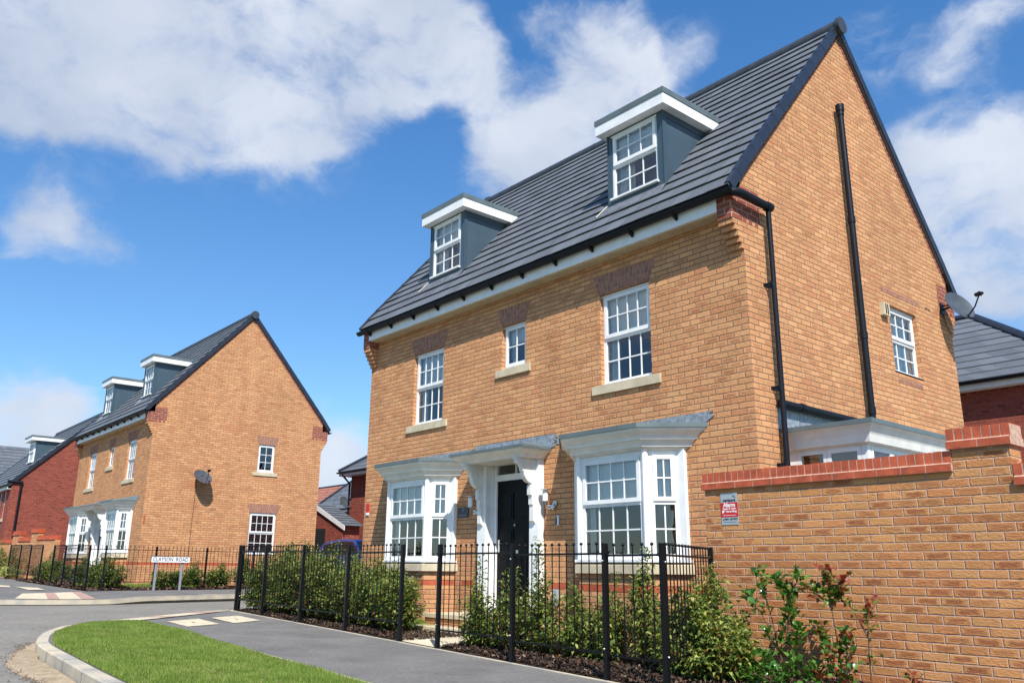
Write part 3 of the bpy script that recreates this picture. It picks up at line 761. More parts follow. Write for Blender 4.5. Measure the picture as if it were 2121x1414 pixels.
    for y0, y1, pk in ((-.0, .40, 0), (DP-.40, DP, 1)):
        q = MB(); q.T = TG
        q.box(y0, y1, -.02, .004, 5.189, 5.62)
        for s_ in range(3):
            a = y0+(y1-y0)*(s_+.1)/3; q.box(a, a+.075, -.02, .0038, 5.12, 5.189)
        q.build('quoin', ORANGEB, H)
    # fascia, soffit
    f = MB(); f.box(-WD+.215, -.215, -.235, -.205, 5.25, 5.50); f.box(-WD+.215, -.215, -.205, -.001, 5.25, 5.268)
    f.build('fascia', UPVC, H); f = MB(); f.box(-WD+.215, -.215, DP+.205, DP+.235, 5.25, 5.50); f.build('fascia', UPVC, H)
    sf = MB(); sf.box(-WD+.217, -.217, -.2, -.003, 5.238, 5.249); sf.build('soffit', STONE, H)
    # roof
    r = MB(); xa, xb = -WD-.05, .045
    n, g, at = roof_slope(r, xa, xb, MAIN, tile_w=.30); roof_slope(r, xa, xb, REAR)
    und = [(-.285, 5.47), (-.02, 5.74), (3.082, 9.32), (DP+.02, 5.74), (DP+.285, 5.47), (DP+.285, 5.53), (DP, 5.90), (3.082, 9.46), (0, 5.90), (-.285, 5.53)]
    for x in (xa, xb):
        for tri in (und[:3]+und[7:], und[2:8]): r.face([(x, a, b) for a, b in (tri if x == xa else tri[::-1])])
    r.face([(xa, -.285, 5.47), (xb, -.285, 5.47), (xb, -.02, 5.74), (xa, -.02, 5.74)][::-1]); r.face([(xa, -.02, 5.74), (xb, -.02, 5.74), (xb, 3.082, 9.32), (xa, 3.082, 9.32)][::-1])
    r.face([(xa, DP+.285, 5.47), (xb, DP+.285, 5.47), (xb, DP+.02, 5.74), (xa, DP+.02, 5.74)]); r.face([(xa, DP+.02, 5.74), (xb, DP+.02, 5.74), (xb, 3.082, 9.32), (xa, 3.082, 9.32)])
    roof = r.build('roof', TILE, H)
    rd = MB(); L_ = .45; nn = int((xb-xa)/L_)
    for k in range(nn+1):
        a = xa-.03+k*L_; b = min(xb+.06, a+L_+.012)
        if b-a < .05: continue
        rd.tube([(a, 3.082, 9.43), (b, 3.082, 9.43)], [.115, .115], 14)
        rd.tube([(a-.004, 3.082, 9.43), (a+.012, 3.082, 9.43)], .119, 14)
    rd.tube([(xb+.02, 3.082, 9.43), (xb+.085, 3.082, 9.43)], .145, 16); rd.tube([(xa-.07, 3.082, 9.43), (xa, 3.082, 9.43)], .145, 16)
    rd.build('ridge_tiles', RIDGE, roof)
    vg = MB(); vg2 = MB()
    for P in (MAIN, REAR):
        segs = [Vector(p) for p in P]
        pts = []; tot = sum((segs[i+1]-segs[i]).length for i in range(2)); n_ = 17
        def at2(d):
            for i in range(2):
                l = (segs[i+1]-segs[i]).length
                if d <= l+1e-6: return segs[i]+(segs[i+1]-segs[i])*(d/l)
                d -= l
            return segs[2]
        for k in range(n_):
            a, b = at2(tot*k/n_), at2(tot*(k+1)/n_); d = (b-a).normalized(); nrm_ = Vector((-d.y, d.x)); nrm_ = nrm_ if nrm_.y > 0 else -nrm_
            q = [a+nrm_*.048-d*.006, b+nrm_*.043, b-nrm_*.086, a-nrm_*.089-d*.006]
            for w_, (xx0, xx1) in ((vg, (xb-.055, xb+.020)), (vg2, (xa-.020, xa+.055))): w_.prism([(p.x, p.y) for p in q], 'x', xx0, xx1)
    for w_ in (vg, vg2): w_.build('verge_cap', bpy.data.materials.get('verge_plastic') or simple('verge_plastic', (.022, .027, .04), .38, noise=.2, nscale=6), roof)
    # red brick course just under the verge
    for P, s_ in ((MAIN, 1), (REAR, -1)):
        a, b = Vector((P[1][0], P[1][1]-.185)), Vector((3.082, 9.265)); d = (b-a).normalized(); nrm_ = Vector((-d.y, d.x)); nrm_ = nrm_ if nrm_.y > 0 else -nrm_
        q = MB(); q.prism([(p.x, p.y) for p in (a+nrm_*.05, b+nrm_*.05, b-nrm_*.028, a-nrm_*.028)], 'x', -.02, .006); q.build('verge_brick', ORANGEB, H)
    gt = MB(); half_gutter(gt, [(-WD-.09, -.30, 5.455), (.02 if not first else .10, -.30, 5.455)])
    if first:
        gt.tube([(.05, -.30, 5.42), (.10, -.24, 5.42), (.115, -.15, 5.42), (.115, .42, 5.41)], .056, 12); gt.tube([(.115, .40, 5.41), (.115, .50, 5.41)], .064, 12)
    k = -WD+.30
    while k < -.2:
        gt.prism([(-.245, 5.33), (-.245, 5.40), (-.37, 5.43), (-.30, 5.36)], 'x', k-.02, k+.02); gt.tube([(k, -.238, 5.36), (k, -.30, 5.385), (k, -.37, 5.44)], .014, 6); k += .78
    gt.build('gutter', BLKPL, H); gt = MB(); half_gutter(gt, [(-WD-.09, DP+.30, 5.455), (.05, DP+.30, 5.455)]); gt.build('gutter', BLKPL, H)
    dormer(H, 0); dormer(H, -4.83)
    if first:
        d = MB(); d.tube([(.11, .45, 5.38), (.095, .45, gz+.3)], .034, 12)
        for z in (4.35, 3.0, 2.05): d.tube([(.097, .45, z-.03), (.097, .45, z+.03)], .039, 12); d.box(.0, .085, .41, .425, z-.005, z+.02); d.box(0, .012, .38, .54, z-.02, z+.02)
        d.build('downpipe', BLKPL, H)
        d = MB(); d.tube([(.10, 2.745, 2.0), (.10, 2.745, 7.72)], .047, 14)
        for z in (7.70, 5.9, 4.1, 3.0): d.tube([(.10, 2.745, z-.05), (.10, 2.745, z+.05)], .056, 14)
        d.tube([(.10, 2.745, 7.72), (.10, 2.745, 7.83)], .066, 12)
        d.build('soil_pipe', BLKPL, H)
        extension(H)
    return H

def entrance(H):
    xc = CX
    # door leaf, frame, fanlight
    d = MB(); d.box(xc-.46, xc+.46, .085, .13, .17, 2.17); D = d.build('door', DOORM, H)
    p = MB()
    for (u0, u1, z0, z1) in ((-.36, -.06, .35, .80), (.06, .36, .35, .80), (-.36, -.06, .95, 1.42), (.06, .36, .95, 1.42), (-.36, -.06, 1.56, 1.98), (.06, .36, 1.56, 1.98)):
        p.box(xc+u0, xc+u1, .072, .084, z0, z1); p.box(xc+u0+.035, xc+u1-.035, .064, .0715, z0+.035, z1-.035)
    p.build('door_panel', DOORM, D, bevel=.006)
    k = MB(); k.ball((xc+.0, .055, 1.47), .018); k.box(xc-.12, xc+.12, .076, .0838, 1.04, 1.09); k.box(xc-.40, xc-.36, .05, .083, 1.05, 1.25); k.build('door_furniture', CHROME, D)
    f = MB(); f.box(xc-.52, xc-.462, .06, .14, .12, 2.17); f.box(xc+.462, xc+.52, .06, .14, .12, 2.17); f.box(xc-.52, xc+.52, .06, .14, 2.172, 2.27); f.box(xc-.52, xc+.52, .06, .14, 2.42, 2.47)
    f.box(xc-.52, xc-.462, .06, .14, 2.27, 2.42); f.box(xc+.462, xc+.52, .06, .14, 2.27, 2.42); f.box(xc-.012, xc+.012, .07, .13, 2.27, 2.42)
    F = f.build('door_frame', UPVC, H)
    g = MB(); g.face([(xc-.46, .1, 2.27), (xc+.46, .1, 2.27), (xc+.46, .1, 2.42), (xc-.46, .1, 2.42)]); g.build('fanlight', GLASS, F)
    # reveal boards + pilasters
    for s in (-1, 1):
        m = MB(); a, b = sorted((xc+s*.525, xc+s*.735)); m.box(a, b, -.115, -.001, .12, 2.42)
        a, b = sorted((xc+s*.512, xc+s*.545)); m.box(a, b, -.0005, .0595, .12, 2.46)
        m.build('pilaster', UPVC, H, bevel=.005)
        # scrolled bracket
        x0, x1 = sorted((xc+s*.585, xc+s*.675))
        prof = [(-.115, 2.42), (-.50, 2.42), (-.50, 2.385), (-.475, 2.38), (-.475, 2.34)]
        for t in range(0, 9): a_ = math.pi/2*t/8; prof.append((-.44+.10*math.sin(a_)*.9-.02, 2.33-.11*(1-math.cos(a_))))
        for t in range(0, 9): a_ = math.pi/2*t/8; prof.append((-.35+.16*(1-math.cos(a_)), 2.22-.17*math.sin(a_)))
        prof += [(-.19, 2.03), (-.215, 2.02), (-.215, 1.88), (-.185, 1.87), (-.185, 1.74), (-.165, 1.73), (-.165, 1.50), (-.115, 1.46)]
        m = MB(); m.prism(prof, 'x', x0, x1); m.build('bracket', CREAMW, H, bevel=.004)
    # canopy
    h, dd = .90, .60
    c = MB()
    prof = [(2.42, .16), (2.44, .14), (2.455, .13), (2.47, .12), (2.49, .085), (2.51, .05), (2.53, .03), (2.545, .02)]
    for k in range(len(prof)-1):
        (za, oa), (zb, ob) = prof[k], prof[k+1]
        A = [(xc-h+oa, 0), (xc-h+oa, -dd+oa), (xc+h-oa, -dd+oa), (xc+h-oa, 0)]; B = [(xc-h+ob, 0), (xc-h+ob, -dd+ob), (xc+h-ob, -dd+ob), (xc+h-ob, 0)]
        for i in range(3): c.face([(*A[i], za), (*A[i+1], za), (*B[i+1], zb), (*B[i], zb)])
    A = [(xc-h+.16, 0), (xc-h+.16, -dd+.16), (xc+h-.16, -dd+.16), (xc+h-.16, 0)]
    c.face([(*p_, 2.42) for p_ in A]); K = c.build('door_canopy', CREAMW, H)
    r = MB(); r.box(xc-h, xc+h, -dd, -.001, 2.546, 2.585)
    r.face([(xc-h, -dd, 2.586), (xc+h, -dd, 2.586), (xc+h-.25, -.01, 2.67), (xc-h+.25, -.01, 2.67)]); r.face([(xc+h, -dd, 2.586), (xc+h, -.01, 2.586), (xc+h-.25, -.01, 2.67)]); r.face([(xc-h, -.01, 2.586), (xc-h, -dd, 2.586), (xc-h+.25, -.01, 2.67)])
    r.build('canopy_roof', GREYTRIM, K)
    f = MB(); z = 2.585
    f.prism([(xc-h+.05, z), (xc-h-.02, z+.12), (xc-h-.06, z+.20), (xc+h+.12, z+.20), (xc+h+.07, z+.135), (xc+h+.12, z+.10), (xc+h+.06, z+.05), (xc+h+.10, z+.02), (xc+h, z-.01)], 'y', -.012, -.003); f.build('flashing', LEAD, K)
    # steps
    s = MB(); s.cur = 0; s.box(xc-.84, xc+.84, -1.0, -.001, -.5, .10); s.box(xc-.80, xc+.80, -1.30, -1.0, -.5, -.055)
    s.cur = 1; s.box(xc-.88, xc+.88, -1.03, -.0015, .101, .155); s.box(xc-.83, xc+.83, -1.335, -1.031, -.054, -.004)
    s.build('door_steps', [BUFF, STONE], H)

def extension(H):
    """white flat-roofed glazed side bay on the gable"""
    x1, y0, y1 = 1.17, .50, 3.60
    b = MB(); a_ = .16
    b.T = None
    b.box(0.001, x1-a_, y0+a_, y1-a_, -.4, .30); E = b.build('side_bay', BUFF, H)
    Ts = frame_T((0, y0+a_, 0), (1, 0)); Tg = frame_T((x1-a_, y0+a_, 0), (0, 1))
    W = x1-a_
    def fr(T, u0, u1, z0, z1, w=.06):
        m = MB(); m.T = T
        m.box(u0, u0+w, -.05, .0, z0, z1); m.box(u1-w, u1, -.05, 0, z0, z1); m.box(u0+w, u1-w, -.05, 0, z1-w, z1); m.box(u0+w, u1-w, -.05, 0, z0, z0+w)
        f = m.build('window', UPVC, H); g = MB(); g.T = T; g.face([(u0+w, -.02, z0+w), (u1-w, -.02, z0+w), (u1-w, -.02, z1-w), (u0+w, -.02, z1-w)]); g.build('pane', GLASS, f)
    fr(Ts, .12, .50, .31, 2.21, .045); fr(Ts, .505, .93, .31, 2.21, .05)
    m = MB(); m.box(W-.075, W, y0+a_, y0+a_+.075, .3, 2.25); m.T = Ts; m.box(0, .118, -.05, 0, .31, 2.25); m.box(.118, W-.08, -.05, -.001, 2.212, 2.26)
    m.T = Tg; m.box(.08, y1-y0-2*a_, -.05, -.001, 2.212, 2.26); m.build('post', UPVC, H)
    u = .09
    for k in range(3):
        fr(Tg, u, u+.5, .31, 2.21, .05); u += .505
    m = MB(); m.T = Tg; m.box(u+.02, y1-y0-2*a_, -.05, 0, .31, 2.12); m.build('panel', UPVC, H)
    c = MB(); prof = [(2.225, .155), (2.235, .12), (2.245, .095), (2.33, .080), (2.36, .068), (2.40, .05), (2.43, .025), (2.445, .01)]
    for k in range(len(prof)-1):
        (za, oa), (zb, ob) = prof[k], prof[k+1]
        A = [(0, y0+oa), (x1-oa, y0+oa), (x1-oa, y1-oa), (0, y1-oa)]; B = [(0, y0+ob), (x1-ob, y0+ob), (x1-ob, y1-ob), (0, y1-ob)]
        for i in range(3): c.face([(*A[i], za), (*A[i+1], za), (*B[i+1], zb), (*B[i], zb)])
    c.face([(0, y0+.155, 2.225), (x1-.155, y0+.155, 2.225), (x1-.155, y1-.155, 2.225), (0, y1-.155, 2.225)])
    c.build('cornice', CREAMW, H)
    r = MB(); r.box(0.001, x1, y0, y1, 2.446, 2.50); r.box(.0, x1-.25, y0+.9, y0+.96, 2.501, 2.54); r.box(.0, x1-.2, y0+1.75, y0+1.81, 2.501, 2.54); r.build('flat_roof', GREYTRIM, H)
    f = MB(); f.box(.001, .010, y0-.03, y1, 2.5, 2.77); f.build('flashing', LEAD, H)
    g = MB(); g.tube([(.07, .46, 2.81), (.07, 2.70, 2.80)], .05, 12); g.box(.0, .05, .46, 2.7, 2.77, 2.80); g.tube([(.07, .9, 2.81), (.07, 1.0, 2.81)], .058, 12); g.build('branch_pipe', BLKPL, H)

H1 = pitched_house('large near buff brick house with glazed side bay, black soil pipe and black front door', (0, 0, 0), True)
H2OFF = (-22.886, .093, .287)
H2 = pitched_house('buff brick house across the side road, its gable wall carrying two white windows', H2OFF, False)

# ------------------------------------------------------------ fixtures on the walls
def bar_of_text(parent, txt, size, T, mat, ext=.0008, name='lettering', align='CENTER', bold=0):
    cu_ = bpy.data.curves.new(name, 'FONT'); cu_.body = txt; cu_.size = size; cu_.extrude = ext; cu_.align_x = align; cu_.align_y = 'CENTER'; cu_.resolution_u = 3; cu_.offset = bold
    o = bpy.data.objects.new(name, cu_); C.objects.link(o)
    dg = bpy.context.evaluated_depsgraph_get(); me = bpy.data.meshes.new_from_object(o.evaluated_get(dg)); bpy.data.objects.remove(o)
    me.materials.clear(); me.materials.append(mat)
    o = bpy.data.objects.new(name, me); C.objects.link(o); o.matrix_local = T
    if parent is not None: o.parent = parent; o.matrix_parent_inverse = Matrix()
    return o
def sign_T(x, y, z, facing='-y'):
    if facing == '-y': return Matrix(((1, 0, 0, x), (0, 0, -1, y), (0, 1, 0, z), (0, 0, 0, 1)))
    return Matrix(((0, 0, 1, x), (1, 0, 0, y), (0, 1, 0, z), (0, 0, 0, 1)))   # facing +x

def dish(label, loc, rz, tilt, r=.33, cable=None):
    t = thing('satellite_dish', label, 'satellite dish', loc, 0, 'satellite dishes on the house walls')
    Rm = Matrix.Rotation(rz, 4, 'Z') @ Matrix.Rotation(tilt, 4, 'X')   # dish axis = +Y before rotation tilt
    base = Vector((.30, 0, .0))
    m = MB(); m.T = Matrix.Translation(base) @ Rm
    n, k = 28, 7
    def P(i, j, off=0): rr = r*i/k; a = 2*math.pi*j/n; return Vector((rr*math.cos(a)*1.0, .55*(rr*rr)-.03+off, rr*math.sin(a)*1.08))
    for i in range(k):
        for j in range(n):
            q = [P(i, j), P(i, j+1), P(i+1, j+1), P(i+1, j)]
            if i == 0: q = [P(0, 0), P(1, j+1), P(1, j)]
            m.face(q, smooth=True)
            q = [p-Vector((0, .006, 0)) for p in q][::-1]; m.face(q, smooth=True)
    for j in range(n):
        a, b = P(k, j), P(k, j+1); m.face([a, b, b-Vector((0, .006, 0)), a-Vector((0, .006, 0))])
    m.build('reflector', DISHG, t)
    a = MB(); a.T = Matrix.Translation(base) @ Rm
    a.tube([(0, .02, -r*1.0), (0, .22, -r*.85), (0, .40, -r*.45)], .012, 6); a.build('feed_arm', BLKPL, t)
    l = MB(); l.T = Matrix.Translation(base) @ Rm; l.tube([(0, .42, -r*.42), (0, .34, -r*.30)], [.026, .034], 10); l.box(-.05, .05, .38, .45, -r*.5, -r*.38); l.build('receiver', BLKPL, t)
    b = MB(); b.tube([(0, 0, -.02), (.10, 0, 0), (.23, 0, .0)], .018, 8); b.box(-.002, .02, -.07, .07, -.10, .10); b.tube([(.02, .03, .06), (.19, .02, .04)], .012, 6)
    b.box(.17, .235, -.035, .035, -.05, .05)
    b.build('wall_bracket', BLKPL, t)
    if cable:
        c = MB(); c.tube([Vector(p)-Vector(loc) for p in cable], .006, 5); c.build('cable', BLKPL, t)
    return t
dish('grey satellite dish high at the rear eaves corner of the big buff house', (0, 5.86, 5.18), R_(-112), R_(26), .27, [(0.01, 5.88, 5.1), (.02, 5.94, 4.9), (.02, 6.1, 4.78)])
dish('grey satellite dish mid gable above the CLAYSON ROAD sign, cable hanging down', (H2OFF[0], H2OFF[1]+1.70, H2OFF[2]+3.40), R_(-82), R_(44), .31,
     [(H2OFF[0]+.01, H2OFF[1]+1.62, H2OFF[2]+3.35), (H2OFF[0]+.012, H2OFF[1]+1.60, H2OFF[2]+2.0), (H2OFF[0]+.012, H2OFF[1]+1.60, H2OFF[2]-.1)])

def wall_lamp(label, loc, shade_z=0):
    t = thing('wall_lamp', label, 'lamp', loc, 0, 'white barrel wall lamps beside front doors')
    m = MB(); m.tube([(0, -.10, -.075), (0, -.10, .075)], .042, 16); m.build('lamp_shade', WHITEP, t)
    m = MB(); m.tube([(0, -.10, .085), (0, -.10, .092)], .085, 20); m.tube([(0, -.10, .092), (0, -.10, .10)], [.084, .01], 20); m.tube([(0, -.10, -.085), (0, -.10, -.076)], .044, 16); m.build('lamp_cap', BOLT, t)
    m = MB(); m.tube([(0, -.012, -.16), (0, -.05, -.16), (0, -.09, -.14), (0, -.10, -.09)], .009, 8); m.tube([(0, -.002, -.16), (0, -.016, -.16)], .04, 14); m.build('lamp_arm', BOLT, t)
    return t
def pir(label, loc):
    t = thing('motion_sensor', label, 'motion sensor', loc, 0, 'motion sensors beside the front door')
    m = MB(); m.tube([(0, -.001, .045), (0, -.03, .045)], .04, 14); m.box(-.02, .02, -.06, -.012, .0, .05); m.build('mount', BOLT, t)
    m = MB(); m.ball((0, -.055, -.01), .04, 12, 8); m.cur = 1; m.ball((0.01, -.085, -.02), .014, 8, 6); m.build('sensor_head', [CHROME, WHITEP], t)
wall_lamp('wall lamp with a white barrel shade, left of the near black front door', (-5.41, -.001, 1.86))
wall_lamp('wall lamp with a white barrel shade, right of the near black front door', (-3.60, -.001, 1.86))
wall_lamp('small white lamp left of the door of the house across the side road', (H2OFF[0]-5.41, H2OFF[1]-.001, H2OFF[2]+1.86))
wall_lamp('small white lamp right of the door of the house across the side road', (H2OFF[0]-3.60, H2OFF[1]-.001, H2OFF[2]+1.86))
pir('small silver motion sensor beside the slate name plaque', (-5.28, -.001, 1.70))
pir('chrome motion sensor under the lamp right of the near front door', (-3.47, -.001, 1.70))
t = thing('name_plaque', 'dark slate name plaque reading 3 between left bay window and front door', 'sign', (-5.72, -.002, 1.71))
m = MB(); m.box(-.145, .145, -.012, 0, -.085, .085); m.build('plate', SLATEP, t, bevel=.002)
GREYLET = simple('grey_lettering', (.35, .38, .42), .5)
bar_of_text(t, '3', .075, sign_T(0, -.0135, .035), GREYLET); bar_of_text(t, 'Bowland Drive', .036, sign_T(0, -.0135, -.045), GREYLET)
t = thing('doorbell', 'slim white and black doorbell on the brick wall left of right bay window', 'doorbell', (-3.43, -.002, 1.50))
m = MB(); m.box(-.03, .03, -.022, 0, -.07, .07); m.build('case', WHITEP, t, bevel=.006); m = MB(); m.box(-.028, -.004, -.024, -.0222, -.062, .062); m.build('button_panel', TXBLK, t)
t = thing('alarm_sticker_box', 'small red and white alarm box at the far left edge of the near house front', 'alarm box', (-8.80, -.002, 1.90))
m = MB(); m.box(-.045, .045, -.02, 0, -.06, .11); m.build('red_face', REDPL, t); m = MB(); m.box(-.045, .045, -.02, 0, -.11, -.061); m.build('white_base', WHITEP, t)
t = thing('gas_meter_box', 'small white utility cover low on brick wall right of the near door', 'utility box', (-3.47, -.002, .42))
m = MB(); m.box(-.06, .06, -.05, 0, -.11, .11); m.build('cover', SILVER, t, bevel=.01)
t = thing('wall_tap_cover', 'tiny red brick vent slot by the front corner of the gable wall across the road', 'vent', (H2OFF[0]+.002, H2OFF[1]+.06, H2OFF[2]+1.95))
m = MB(); m.box(0, .012, -.02, .02, -.13, .13); m.build('slot', COPB, t)

# ------------------------------------------------------------ garden wall, right
COPMORT = simple('coping_mortar', (.50, .33, .24), .95, noise=.25, nscale=25)
def coped_wall(name, label, x0, x1, y, zb, zt, th=.215, piers=(), mat=None, loc=(0, 0, 0), rz=0, cop=None):
    """brick wall along +X, face at y, with red brick coping (stretchers under bricks on edge) and raised piers"""
    W_ = thing(name, label, 'wall', loc, rz); cop = cop or [COPB, COPMORT]
    def coping(a, b, ya, yb, z, ends=0):
        mo = MB(); mo.cur = 1
        mo.box(a+.003, b-.003, ya-.0305, yb+.0305, z, z+.066); mo.box(a+.004, b-.004, ya-.004, yb+.004, z+.066, z+.171)
        # mortar fillet
        mo.face([(a+.01, ya-.03, z+.065), (b-.01, ya-.03, z+.065), (b-.01, ya+.001, z+.082), (a+.01, ya+.001, z+.082)])
        mo.cur = 0
        n = max(1, round((b-a)/.225)); s = (b-a)/n
        for k in range(n): mo.box(a+k*s+.005, a+(k+1)*s-.005, ya-.032-random.random()*.003, yb+.032, z+.002+random.random()*.002, z+.065)
        n = max(1, round((b-a)/.0765)); s = (b-a)/n
        for k in range(n):
            j = random.random()*.004; mo.box(a+k*s+.0065, a+(k+1)*s-.0065, ya-.006-j, yb+.006+j, z+.074, z+.175+j)
        return mo
    spans = []; cur = x0
    for (p0, p1, ph, nz) in piers:
        spans.append((cur, p0, zt)); cur = p1; zt = nz
        q = MB(); q.box(p0, p1, y, y+th+.02, zb, ph); q.build('pier', mat or BUFF_OLD, W_)
        coping(p0-.03, p1+.03, y-.004, y+th+.02, ph).build('pier_coping', cop, W_)
    spans.append((cur, x1, zt))
    for a, b, z in spans:
        if b-a > .1:
            m = MB(); m.box(a, b, y, y+th, zb, z); m.build('brickwork', mat or BUFF_OLD, W_)
            coping(a-(.03 if a == x0 else 0), b, y, y+th, z).build('coping', cop, W_)
    return W_
gw = coped_wall('garden_wall', 'tall buff brick garden wall with orange-red brick coping, right of the near house', 0.0, 12.0, -1.07, -.6, 1.650, piers=((2.60, 3.06, 1.835, 1.500),))

def gz(x):
    x = max(-60.0, min(14.0, x)); return -.15-.0145*x

# retaining return of the garden wall back to the house
m = MB(); m.box(.0, .215, -.854, -.002, -.6, 1.60); o = m.build('brickwork', BUFF_OLD, gw)

# alarm sign on the garden wall
t = thing('alarm_sign', 'silver and red alarm warning sign on the garden wall below its coping', 'sign', (.305, -1.072, 1.44))
m = MB(); m.box(-.105, .105, -.004, 0, -.165, .165); m.build('plate', SILVER, t)
m = MB(); m.box(-.1045, .1045, -.0055, -.0042, -.085, .065); m.build('red_panel', REDPL, t)
bar_of_text(t, 'verisure', .048, sign_T(0, -.0045, .088), TXBLK, bold=.0016)
bar_of_text(t, 'Alarm', .060, sign_T(0, -.006, .038), WHITEP, bold=.002)
bar_of_text(t, 'Images & Audio', .026, sign_T(0, -.006, .002), WHITEP, bold=.0006)
bar_of_text(t, 'recording', .034, sign_T(.022, -.006, -.026), WHITEP, bold=.0008)
bar_of_text(t, '24h monitored response', .0155, sign_T(0, -.006, -.066), WHITEP)
bar_of_text(t, '0800 138 9999', .027, sign_T(.012, -.0045, -.108), TXBLK, bold=.0006)
m = MB(); m.box(-.08, .08, -.0052, -.0043, -.138, -.135); m.tube([(-.085, -.005, -.10), (-.082, -.005, -.112), (-.074, -.005, -.117)], .003, 5)
for k in range(3): m.ball((.055+.012*k, -.005, .135-.010*k), .007-.001*k, 6, 4)
m.build('black_marks', TXBLK, t)
m = MB(); m.prism([(-.092, -.018), (-.055, -.012), (-.06, -.026), (-.085, -.05), (-.09, -.035)], 'y', -.0062, -.0056); m.build('camera_symbol', WHITEP, t)

# ------------------------------------------------------------ the ground
def sheet(name, poly, dz, mat, kind='structure', thick=None, zf=None):
    """flat polygon following the gentle fall of the street"""
    m = MB(); cx = sum(p[0] for p in poly)/len(poly)
    ar = sum(poly[i][0]*poly[(i+1) % len(poly)][1]-poly[(i+1) % len(poly)][0]*poly[i][1] for i in range(len(poly)))
    if ar < 0: poly = poly[::-1]
    m.face([(x, y, gz(x)+dz+(zf(x, y) if zf else 0)) for x, y in poly])
    if thick:
        for i in range(len(poly)):
            a, b = poly[i], poly[(i+1) % len(poly)]; m.face([(*a, gz(a[0])+dz-thick), (*b, gz(b[0])+dz-thick), (*b, gz(b[0])+dz), (*a, gz(a[0])+dz)])
    o = m.build(name, mat)
    o['kind'] = kind
    return o
# far ground: broad sheet to the horizon, with the street's slope in the middle
g = MB()
xs = [-1500, -60, 14, 1500]
for i in range(3):
    a, b = xs[i], xs[i+1]
    g.face([(a, -1500, gz(a)-.16), (b, -1500, gz(b)-.16), (b, 1500, gz(b)-.16), (a, 1500, gz(a)-.16)])
o = g.build('ground', FARG); o['kind'] = 'structure'
RZ = -.115
def road_sheet(name, x0, x1, y0, y1):
    o = sheet(name, [(x0, y0), (x1, y0), (x1, y1), (x0, y1)], RZ, ROAD); return o
road_sheet('road', -59, 13.9, -14.5, 60)

def smooth_path(pts, n=6):
    P = [Vector(p) for p in pts]; out = []
    for i in range(len(P)-1):
        p0 = P[max(i-1, 0)]; p1 = P[i]; p2 = P[i+1]; p3 = P[min(i+2, len(P)-1)]
        for k in range(n):
            t = k/n; out.append(tuple(.5*((2*p1)+(-p0+p2)*t+(2*p0-5*p1+4*p2-p3)*t*t+(-p0+3*p1-3*p2+p3)*t**3)))
    out.append(tuple(P[-1])); return out
# near kerb line (outer top edge), from the right, round the corner, up the side road
K1 = smooth_path([(13.5, -7.05), (6, -6.72), (1, -6.50), (-2.25, -6.385), (-3.60, -6.31), (-5.35, -6.20), (-6.2, -6.05), (-7.0, -5.82), (-7.7, -5.52), (-8.35, -5.15), (-8.95, -4.66), (-9.6, -4.0), (-10.3, -3.15), (-10.9, -2.3), (-11.35, -1.5), (-11.6, -.3), (-11.7, 2), (-11.7, 40)])
def offset_path(P, d):
    out = []
    for i in range(len(P)):
        a = Vector(P[max(i-1, 0)][:2]); b = Vector(P[min(i+1, len(P)-1)][:2]); t = (b-a).normalized(); n = Vector((t.y, -t.x))
        out.append((P[i][0]+n.x*d, P[i][1]+n.y*d))
    return out
def height_drop(P, x_full, x_flush):
    return None
def kerb(name, P, inner_side, top_f, w=.125, seg=.915):
    """kerb stones following path P; top_f(p) gives how far the top stands above pavement level"""
    I = offset_path(P, inner_side*w); m = MB(); m.cur = 0
    C_ = offset_path(P, inner_side*.014)
    for i in range(len(P)-1):
        a, b, c, d = P[i], P[i+1], I[i+1], I[i]; ca, cb = C_[i], C_[i+1]
        za, zb = gz(a[0])+top_f(a), gz(b[0])+top_f(b)
        lo_a, lo_b = gz(a[0])-.16, gz(b[0])-.16
        q = [[(*a, lo_a), (*b, lo_b), (*b, zb-.014), (*a, za-.014)], [(*a, za-.014), (*b, zb-.014), (*cb, zb), (*ca, za)], [(*ca, za), (*cb, zb), (*c, zb), (*d, za)], [(*d, za), (*c, zb), (*c, zb-.1), (*d, za-.1)]]
        for f in q: m.face(f if inner_side < 0 else f[::-1])
    o = m.build(name, KERB); o['kind'] = 'structure'
    # joints
    j = MB(); acc = 0; nxt = seg
    for i in range(len(P)-1):
        a, b = Vector(P[i]), Vector(P[i+1]); L_ = (b-a).length
        while nxt <= acc+L_:
            t = (nxt-acc)/L_; p = a+(b-a)*t; q_ = Vector(I[i]).lerp(Vector(I[i+1]), t); z = gz(p.x)+top_f(tuple(p)); dd = (b-a).normalized()*.004; e = (p-q_).normalized()*.002
            j.face([(*(p-dd+e), gz(p.x)-.12), (*(p+dd+e), gz(p.x)-.12), (*(p+dd+e), z-.012), (*(p-dd+e), z-.012)]); j.face([(*(p-dd), z+.0015), (*(p+dd), z+.0015), (*(q_+dd), z+.0015), (*(q_-dd), z+.0015)])
            nxt += seg
        acc += L_
    jo = j.build('kerb_joint', SOIL, o)
    return o
def near_top(p):
    x, y = p[0], p[1]
    t = min(1, max(0, (-8.0-x)/1.6)); return .008-.05*t
kerb('kerb', K1, +1, near_top)
GE = [(6, -4.95), (-.96, -4.61), (-3.19, -4.45), (-4.97, -4.32), (-6.2, -4.23), (-7.27, -4.19), (-8.3, -4.1)]
# pavement between fence and verge, wrapping round the corner
I1 = offset_path(K1, .127)
inner_pts = [p for p in I1]
near_bed = [(13.5, -3.87), (1.1, -2.83), (.07, -2.745), (-3.83, -2.41), (-10.35, -1.87), (-10.42, -1.6), (-10.45, 2), (-10.45, 40)]
pave = inner_pts[::1] + near_bed[::-1]
m = MB()
def strip(mb, A, B, za, zb):
    n = max(len(A), len(B))
